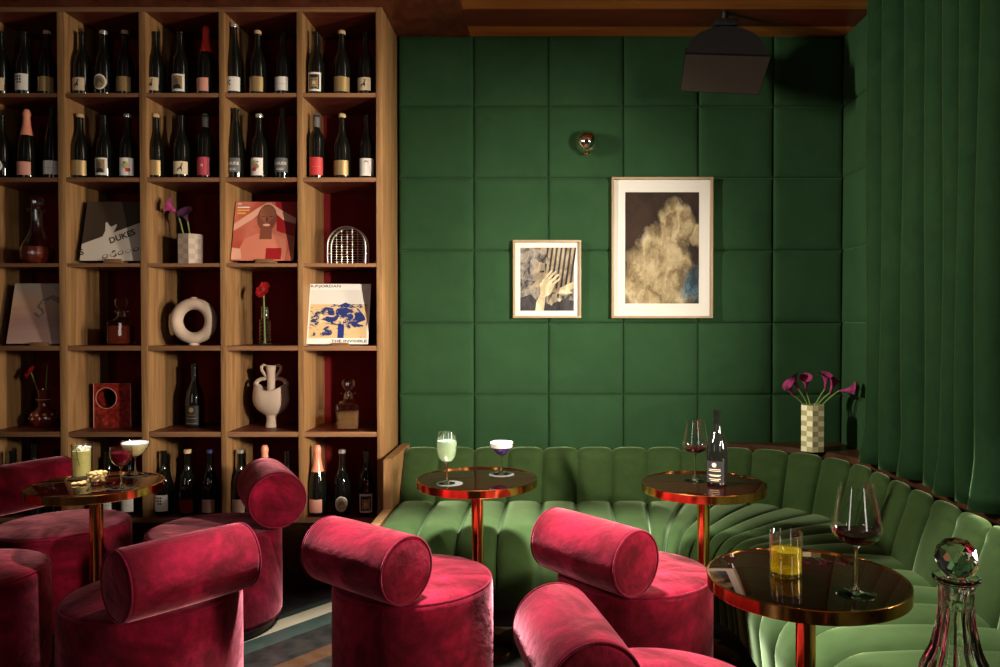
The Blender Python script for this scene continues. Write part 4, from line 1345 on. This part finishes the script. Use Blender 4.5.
# wooden end panel beside the bookcase
mb = MB()
prof = [(4.40, 0.0), (4.40, 0.682), (3.90, 0.682), (3.885, 0.672), (3.885, 0.43), (3.46, 0.43), (3.45, 0.42), (3.45, 0.0)]
mb.add(([(X0 - 0.048 - OB.x, y - OB.y, z) for y, z in prof] + [(X0 - 0.004 - OB.x, y - OB.y, z) for y, z in prof],
        [list(range(8)), list(range(8, 16))[::-1]] + [[k, (k + 1) % 8, 8 + (k + 1) % 8, 8 + k] for k in range(8)]))
mb.build('end_panel', 'oak_v', bq, angle=20)

# walnut ledge behind the curved backrest
mb = MB()
inner = [bak.at(d) for d in lin(sk[1] * 0.98, bak.L - 1.2, 60)]
def outer(p):
    return Vector((min(max(p.x, p.x), XR - 0.016), YW - 0.016)) if p.y > 4.36 else None
poly = [(p.x, p.y) for p in inner] + [(XR - 0.016, inner[-1].y), (XR - 0.016, YW - 0.016), (inner[0].x, YW - 0.016)]
v_, f_ = prism(poly, LZ - 0.035, LZ)
rt = mb.add((v_, f_)).build('ledge', 'walnut', angle=20)
tag(rt, 'dark walnut corner ledge running behind the curved green backrest', 'ledge')

# curtain
yc = [3.98, 3.86, 3.755, 3.66, 3.56, 3.47, 3.40, 3.34, 3.31, 3.21, 3.10, 3.04, 2.975, 2.91, 2.85, 2.74, 2.66, 2.58, 2.50, 2.42]
mb = MB()
NY, NZ = 260, 40
zc0, zc1 = LZ + 0.012, ZT - 0.004
def curtain_fn(s, z):
    t = (zc1 - z) / (zc1 - zc0)
    y = 3.81 - 1.15 * s
    ph = 2 * PI * (3.81 - y) / 0.165 - 0.9 + 0.8 * math.sin(5.3 * y) + 0.35 * math.sin(2.1 * t + 9 * y)
    amp = (0.056 + 0.014 * math.sin(7 * y + 1)) * (0.72 + 0.28 * t)
    wv_ = math.sin(ph)
    wv_ = math.copysign(abs(wv_) ** 0.8, wv_)
    x = XR - 0.092 - amp * wv_ + 0.008 * math.sin(3.1 * z + 11 * y) * t
    y2 = y + 0.030 * math.cos(ph) * (0.6 + 0.4 * t) - 0.045 * t * math.sin(2.3 * y)
    if t > 0.93:
        x += -0.012 * (t - 0.93) / 0.07 * (1 + math.sin(ph * 0.5 + 1))
    return Vector((min(x, XR - 0.020), y2, z))
mb.add(grid(curtain_fn, lin(0, 1, NY), lin(zc0, zc1, NZ)))
me = mb.mesh('curtain', 'curtain_velvet', angle=80, fix=False)
o = put('curtain', me)
sm = o.modifiers.new('thickness', 'SOLIDIFY')
sm.thickness = 0.004
tag(o, 'floor-heavy green velvet curtain hanging in folds at the right', 'curtain')
o['label'] = 'heavy green velvet curtain hanging in folds above the right ledge'

# ------------------------------------------------------------------ tub chairs
def rounded_drum(R, z0, z1, er=0.030, crown=0.010):
    pr = [(0, z0), (R * 0.93, z0), (R * 0.985, z0 + 0.012), (R, z0 + 0.04), (R * 1.004, (z0 + z1) / 2), (R, z1 - er)]
    pr += [(R - er + er * math.cos(a), z1 - er + er * math.sin(a)) for a in lin(0.25, PI / 2, 6)]
    pr += [(R * k, z1 + crown * (1 - k * k)) for k in (0.8, 0.6, 0.4, 0.2)] + [(0, z1 + crown)]
    return pr

CHAIRS = 'crimson velvet tub chairs with bolster backs'
DR, SH, BR, BL = 0.288, 0.450, 0.113, 0.425
drum_me = MB().add(lathe(rounded_drum(DR, 0.035, SH), 72)).mesh('seat', 'pink_velvet', angle=60)
pipe_me = MB().add(tube([(( DR - 0.008) * math.cos(a), (DR - 0.008) * math.sin(a), SH - 0.010) for a in lin(0, 2 * PI, 97)[:-1]], 0.0038, 8, True)).mesh('seat_piping', 'pink_piping')
plinth_me = MB().add(lathe([(0, 0.0), (DR - 0.03, 0.0), (DR - 0.03, 0.04), (0, 0.04)], 48)).mesh('plinth', 'black')
def bolster_profile(R, L):
    e = 0.020
    h = L / 2
    pr = [(0, -h - 0.006), (R * 0.5, -h - 0.004)]
    pr += [(R - e + e * math.cos(a), -h + e + e * math.sin(a)) for a in lin(-PI / 2, 0, 7)]
    pr += [(R * 1.012, -h * 0.5), (R * 1.015, 0), (R * 1.012, h * 0.5)]
    pr += [(R - e + e * math.cos(a), h - e + e * math.sin(a)) for a in lin(0, PI / 2, 7)]
    return pr + [(R * 0.5, h + 0.004), (0, h + 0.006)]
def chair(x, y, rz, label, off=0.22, zb=0.565, br=BR, bl=BL, tilt=0.0):
    rt = empty('tub_chair', (x, y, 0), label, 'chair', CHAIRS, math.radians(rz))
    s = put('seat', drum_me, rt)
    put('seat_piping', pipe_me, s)
    put('plinth', plinth_me, rt)
    bm_ = cached(('bol', br, bl), lambda: MB().add(lathe(bolster_profile(br, bl), 56)).mesh('bolster', 'pink_velvet', angle=60))
    pm_ = cached(('bolp', br), lambda: MB().add(tube([((br - 0.004) * math.cos(a), (br - 0.004) * math.sin(a), 0) for a in lin(0, 2 * PI, 65)[:-1]], 0.0036, 8, True)).mesh('bolster_piping', 'pink_piping'))
    b = put('bolster', bm_, rt, (0, -off, zb), (0, PI / 2 + tilt, 0))
    for e in (-1, 1):
        put('bolster_piping', pm_, b, (0, 0, e * (bl / 2 - 0.004)))
    return rt
chair(-0.475, 2.81, -38, 'crimson velvet tub chair in front of the drinks with pale green glass')
chair(0.338, 2.88, -49, 'crimson velvet tub chair in front of the table with wine bottle')
chair(0.285, 1.92, -77, 'crimson velvet tub chair nearest the whisky table, cut off by bottom edge', bl=0.40)
chair(-1.346, 2.655, 51, 'crimson velvet tub chair at lower left, bolster turned across the view')
chair(-1.485, 3.48, 118, 'crimson velvet tub chair against the bookcase, round bolster end facing out', off=0.24, zb=0.585, br=0.125)
chair(-2.22, 3.55, -113, 'crimson velvet tub chair behind the drinks table in the far left corner', off=0.27, zb=0.595)
chair(-2.18, 2.88, -90, 'crimson velvet tub chair seat cut off by the left edge')

# ------------------------------------------------------------------ tables
TR, TZ = 0.25, 0.72
top_me = MB().add(lathe([(0, TZ - 0.030), (TR - 0.008, TZ - 0.030), (TR - 0.004, TZ - 0.026), (TR - 0.004, TZ - 0.0005), (TR - 0.006, TZ), (0, TZ)], 96)).mesh('tabletop', 'bronze_mirror')
rim_me = MB().add(lathe([(TR - 0.005, TZ - 0.032), (TR - 0.0005, TZ - 0.032), (TR + 0.001, TZ - 0.030), (TR + 0.001, TZ - 0.0005), (TR - 0.0005, TZ + 0.0012), (TR - 0.005, TZ + 0.0012), (TR - 0.005, TZ - 0.032)], 96)).mesh('rim', 'brass')
pole_me = MB().add(lathe([(0, 0.012), (0.025, 0.012), (0.025, TZ - 0.040), (0.06, TZ - 0.036), (0.06, TZ - 0.030), (0, TZ - 0.030)], 32)).mesh('pole', 'brass')
base_me = MB().add(lathe([(0, 0), (0.148, 0), (0.150, 0.004), (0.148, 0.010), (0.05, 0.018), (0.03, 0.024), (0, 0.024)], 64)).mesh('base', 'brass')
TABLES = 'round copper-rimmed pedestal tables'
def table(x, y, label, h=TZ):
    rt = empty('pedestal_table', (x, y, 0), label, 'table', TABLES)
    t = put('tabletop', top_me, rt)
    put('rim', rim_me, rt)
    put('pole', pole_me, rt)
    put('base', base_me, rt)
    return Vector((x, y, TZ + 0.0012))
t = onz(96, 483.7, TZ); table(t.x, t.y, 'copper-rimmed round table under the citrus highball and nuts at left')
t = onz(477.3, 478, TZ); table(t.x, t.y, 'copper-rimmed round table under the pale green drink and violet coupe')
t = onz(703.5, 482.7, TZ); table(t.x, t.y, 'copper-rimmed round table under the wine bottle')
t = onz(806, 576, TZ); table(t.x, t.y, 'copper-rimmed round table under the golden tumbler, nearest on the right')
table(0.66, 1.18, 'copper-rimmed round table under the tall crystal decanter')

# ------------------------------------------------------------------ drinks
def wineglass(rt, H, rf, bowl, wall=0.0012, stem=0.0035):
    """bowl: list of (r, z) from the stem top to the lip"""
    zb = bowl[0][1]
    outer_ = [(0, 0.0), (rf, 0.0), (rf, 0.0016), (rf * 0.5, 0.0045), (0.008, 0.010), (stem, 0.022), (stem * 0.9, zb - 0.012), (0.0075, zb - 0.002)] + bowl
    inner_ = [(max(0.0005, r - wall), z + (wall if i < 3 else 0)) for i, (r, z) in enumerate(bowl)][::-1]
    MB().add(lathe(outer_[8 - 2:], 48)).add(lathe(inner_ + [(0, bowl[0][1] + 0.002)], 48)).build('bowl', 'glass', rt, fix=False)
    MB().add(lathe(outer_[4:8], 20)).build('stem', 'crystal', rt)
    MB().add(lathe(outer_[:5], 40)).build('foot', 'crystal', rt)

def bowl_liquid(rt, bowl, fill, mat, wall=0.0016, name='drink'):
    pr = [(0, bowl[0][1] + 0.003)]
    for (r0, z0), (r1, z1) in zip(bowl, bowl[1:]):
        if z1 <= fill:
            pr.append((max(0.001, r1 - wall), z1 + 0.0005))
        else:
            t = (fill - z0) / (z1 - z0)
            pr.append((r0 + (r1 - r0) * t - wall, fill))
            break
    rl = pr[-1][0]
    pr.append((0, fill))
    MB().add(lathe(pr, 40)).build(name, mat, rt)
    return rl

def coaster(p, r, mat, label):
    o = MB().add(lathe([(0, 0), (r, 0), (r, 0.002), (0, 0.002)], 40)).build('coaster', mat, None, p)
    tag(o, label, 'coaster', 'coasters under the drinks')
    return Vector(p) + Vector((0, 0, 0.0022))

def spot(px, py):
    q = onz(px, py, TZ)
    q.z = TZ + 0.0004
    return q

def ice_cubes(p, spots, s, label):
    for k, (x, y, z, a) in enumerate(spots):
        o = MB().add(box((0, 0, 0), (s, s, s), s * 0.16, 3)).build('ice_cube', 'ice', None, Vector(p) + Vector((x, y, z)), (a, 0.4 * a, 0.7 * a))
        tag(o, label, 'ice cube', label)

# left table
p = coaster(spot(82, 478), 0.052, 'slate', 'dark coaster under the citrus highball')
rt = empty('highball_glass', p, 'tall highball of pale citrus drink with crushed ice and herb', 'drink')
MB().add(lathe([(0, 0), (0.036, 0), (0.0375, 0.003), (0.0395, 0.140), (0.0388, 0.1405), (0.0375, 0.138), (0.036, 0.010), (0, 0.009)], 48)).build('glass', 'glass', rt)
MB().add(lathe([(0, 0.0092), (0.0325, 0.0102), (0.0345, 0.112), (0, 0.112)], 40)).build('drink', 'citrus', rt)
mb = MB()
for k in range(14):
    a = random.uniform(0, 2 * PI); rr = random.uniform(0.008, 0.026)
    mb.add(box((0, 0, 0), (0.016, 0.013, 0.014), 0.002, 1), 0, Matrix.Translation((rr * math.cos(a), rr * math.sin(a), 0.106 + random.uniform(0, 0.02))) @ Matrix.Rotation(a, 4, (0.3, 0.6, 0.7)))
tag(mb.build('crushed_ice', 'frost', rt), kind='stuff')
mb = MB()
for k in range(9):
    a = random.uniform(-0.6, 0.6)
    z = 0.07 + 0.009 * k
    mb.add(([(0, 0, 0), (0.012, -0.004, 0.006), (0.024, 0, 0.010), (0.012, 0.005, 0.008)], [[0, 1, 2, 3]]), 0, Matrix.Translation((0.012 - 0.0035 * k, -0.0350, z - 0.01)) @ Matrix.Rotation(k * 2.4, 4, 'Z'))
mb.add(tube([(0.014, -0.0350, 0.05), (0.000, -0.0355, 0.11), (-0.010, -0.030, 0.150)], 0.0013, 6))
mb.build('herb_sprig', 'herb', rt, fix=False)

p = spot(98, 484)
rt = empty('nut_bowl', p, 'small glass bowl heaped with pale roasted nuts', 'bowl')
MB().add(lathe([(0, 0), (0.024, 0), (0.034, 0.012), (0.041, 0.034), (0.043, 0.046), (0.0415, 0.046), (0.038, 0.032), (0.030, 0.012), (0, 0.006)], 36, 9, 0.02)).build('bowl', 'glass', rt)
def nut_me():
    mb = MB()
    mb.add(grid(lambda a, b: Vector((0.0085 * math.cos(a) * math.cos(b) + 0.003 * math.sin(a) ** 2, 0.0055 * math.sin(b) * 1.0 * math.cos(a) ** 0 if False else 0.0055 * math.cos(a) * math.sin(b), 0.0115 * math.sin(a))), lin(-PI / 2, PI / 2, 7), [2 * PI * k / 8 for k in range(8)], False, True))
    return mb.mesh('nut', 'nut')
nm = nut_me()
lay = [(0, 0, 0.016)] + [(0.018 * math.cos(2 * PI * k / 5), 0.018 * math.sin(2 * PI * k / 5), 0.016) for k in range(5)] + \
      [(0.024 * math.cos(2 * PI * k / 8 + 0.2), 0.024 * math.sin(2 * PI * k / 8 + 0.2), 0.031) for k in range(8)] + [(0.008 * math.cos(2.1 * k), 0.008 * math.sin(2.1 * k), 0.032) for k in range(3)] + \
      [(0.025 * math.cos(2 * PI * k / 8), 0.025 * math.sin(2 * PI * k / 8), 0.045) for k in range(8)] + [(0.009 * math.cos(2.1 * k), 0.009 * math.sin(2.1 * k), 0.046) for k in range(3)]
for x, y, z in lay:
    o = put('nut', nm, None, p + Vector((x, y, z)), (random.uniform(1.0, 2.0), random.uniform(-0.5, 0.5), random.uniform(0, 6)))
    tag(o, 'pale roasted nut heaped in the small glass bowl', 'nut', 'nuts in the glass bowl')
for k, (x, y) in enumerate(((-0.055, -0.02), (-0.071, -0.008), (-0.064, 0.012), (-0.048, -0.006), (-0.082, -0.022))):
    q = p + Vector((x, y, 0.0066))
    o = put('nut', nm, None, q, (PI / 2, 0, 1.3 * k))
    tag(o, 'pale roasted nut lying loose on the table beside the glass bowl', 'nut', 'loose nuts on the table')

p = coaster(spot(121.5, 488), 0.050, 'slate', 'dark coaster under the red cocktail')
rt = empty('cocktail_glass', p, 'stemmed glass of red cocktail on the left table', 'drink')
bowl = [(0.006, 0.082), (0.022, 0.090), (0.034, 0.105), (0.040, 0.125), (0.0405, 0.140), (0.039, 0.160)]
wineglass(rt, 0.16, 0.034, bowl)
bowl_liquid(rt, bowl, 0.138, 'cranberry')
ice_cubes(p, [(-0.012, -0.01, 0.140, 0.5), (0.014, -0.006, 0.142, 1.1), (0.0, 0.016, 0.140, 0.2)], 0.020, 'small ice cube floating in the red cocktail')

p = coaster(spot(135.5, 475.5), 0.052, 'slate', 'dark coaster under the foamy yellow coupe')
rt = empty('coupe_glass', p, 'coupe of pale yellow cocktail with white foam, behind the red cocktail', 'drink')
bowl = [(0.005, 0.076), (0.020, 0.083), (0.040, 0.102), (0.052, 0.120), (0.0565, 0.138), (0.057, 0.146)]
wineglass(rt, 0.15, 0.037, bowl)
rl = bowl_liquid(rt, bowl, 0.128, 'sour')
MB().add(lathe([(0, 0.1283), (rl - 0.001, 0.1283), (rl + 0.001, 0.136), (rl - 0.003, 0.140), (0, 0.141)], 36)).build('foam', 'foam', rt)

# middle table
p = coaster(spot(449.5, 483.8), 0.054, 'frosted', 'clear glass coaster under the pale green drink')
q = p + Vector((-0.010, -0.004, 0))
rt = empty('wine_glass', q, 'stemmed wine glass filled with cloudy pale green drink', 'drink')
bowl = [(0.006, 0.084), (0.024, 0.092), (0.036, 0.110), (0.0408, 0.135), (0.0405, 0.165), (0.037, 0.192), (0.0345, 0.208)]
wineglass(rt, 0.21, 0.034, bowl)
bowl_liquid(rt, bowl, 0.172, 'pale_green')
ice_cubes(q, [(0.002, -0.008, 0.178, 0.3)], 0.028, 'large ice cube floating in the pale green drink')
p = coaster(spot(501.5, 474.5), 0.054, 'frosted', 'clear glass coaster under the violet coupe')
rt = empty('coupe_glass', p, 'coupe of violet cocktail topped with thick white foam', 'drink')
bowl = [(0.005, 0.078), (0.016, 0.083), (0.034, 0.099), (0.047, 0.112), (0.051, 0.122), (0.0515, 0.138)]
wineglass(rt, 0.14, 0.036, bowl)
rl = bowl_liquid(rt, bowl, 0.115, 'violet')
MB().add(lathe([(0, 0.1153), (rl - 0.001, 0.1153), (rl + 0.0015, 0.134), (rl - 0.003, 0.138), (0, 0.139)], 36)).build('foam', 'foam', rt)
MB().add(box((0, 0, 0), (0.024, 0.018, 0.003), 0.001, 1), 0, Matrix.Translation((0.002, -0.006, 0.1415))).build('garnish', 'herb', rt)

# right back table
p = spot(695, 480.5)
rt = empty('wine_glass', p, 'wide red wine glass left of the dark wine bottle', 'drink')
BIG = [(0.006, 0.110), (0.018, 0.114), (0.034, 0.120), (0.047, 0.130), (0.0535, 0.142), (0.0548, 0.150), (0.0535, 0.158), (0.050, 0.178), (0.045, 0.205), (0.0405, 0.230), (0.0375, 0.248)]
wineglass(rt, 0.25, 0.042, BIG)
bowl_liquid(rt, BIG, 0.136, 'wine')
p = spot(717, 484.5)
bottle(p, 'burgundy', 'printed', None, 'dark open wine bottle with grey printed label on the round table', scale=1.0, rz=-0.45, fine=True)

# front table
p = spot(785.8, 575.0)
rt = empty('tumbler', p, 'straight glass tumbler of golden drink over a large ice cube', 'drink')
MB().add(lathe([(0, 0), (0.0395, 0), (0.041, 0.002), (0.0412, 0.112), (0.0406, 0.1126), (0.0395, 0.111), (0.039, 0.012), (0, 0.011)], 64)).build('glass', 'glass', rt)
MB().add(lathe([(0, 0.0112), (0.0388, 0.0122), (0.0392, 0.066), (0, 0.066)], 48)).build('drink', 'whisky', rt)
ice_cubes(p, [(0.002, -0.002, 0.052, 0.35)], 0.042, 'large clear ice cube in the golden tumbler')
p = spot(856, 594)
rt = empty('wine_glass', p, 'wide red wine glass right of the golden tumbler', 'drink')
wineglass(rt, 0.25, 0.046, [(r * 1.08, z * 1.06) for r, z in BIG])
bowl_liquid(rt, [(r * 1.08, z * 1.06) for r, z in BIG], 0.150, 'wine')

# tall crystal decanter in front
YD = 1.20
p = at(955, 744, YD)
p.z = TZ + 0.0004
rt = empty('decanter', p, 'tall fluted crystal decanter with faceted ball stopper, nearest the camera', 'decanter')
u = YD / F
zz = lambda y: at(955, y, YD).z - p.z
pr_o = [(0, 0.0), (0.052, 0.0), (0.056, 0.006), (0.062, 0.05), (0.055, 0.085), (33 * u, zz(667)), (24 * u, zz(648)), (19.5 * u, zz(628)), (17 * u, zz(612)), (16.5 * u, zz(604)), (16.8 * u, zz(588)), (17.5 * u, zz(584)), (22 * u, zz(579.5)), (22.5 * u, zz(577)), (20 * u, zz(576))]
pr_i = [(13 * u, zz(580)), (12 * u, zz(600)), (12.5 * u, zz(625)), (17 * u, zz(650)), (27 * u, zz(672)), (0.046, 0.085), (0.052, 0.05), (0.047, 0.014), (0, 0.012)]
def fluted(prof, seg, n, amp0):
    v, f = lathe(prof, seg)
    out = []
    for q in v:
        a = math.atan2(q[1], q[0])
        r = math.hypot(q[0], q[1])
        k = 1.0
        if 0.03 < q[2] < zz(604) and r > 1e-6:
            k = 1 - amp0 * abs(math.sin(n * a / 2)) 
        out.append((q[0] * k, q[1] * k, q[2]))
    return out, f
def dense(prof, n=5):
    o = []
    for (r0, z0), (r1, z1) in zip(prof, prof[1:]):
        for k in range(n):
            t = k / n
            o.append((r0 + (r1 - r0) * t, z0 + (z1 - z0) * t))
    return o + [prof[-1]]
MB().add(fluted(dense(pr_o, 3) + pr_i, 96, 12, 0.12)).build('decanter_body', 'crystal', rt, angle=28)
cz = zz(557.5)
bm = bmesh.new()
bmesh.ops.create_icosphere(bm, subdivisions=2, radius=20.5 * u)
vf = [v.co + Vector((0, 0, cz)) for v in bm.verts], [[v.index for v in f.verts] for f in bm.faces]
bm.free()
MB().add(vf).add(lathe([(0, zz(600)), (9 * u, zz(600)), (11.5 * u, zz(581)), (8 * u, zz(578)), (9.5 * u, zz(573.5)), (0, zz(571))], 12)).build('stopper', 'crystal', rt, angle=8)
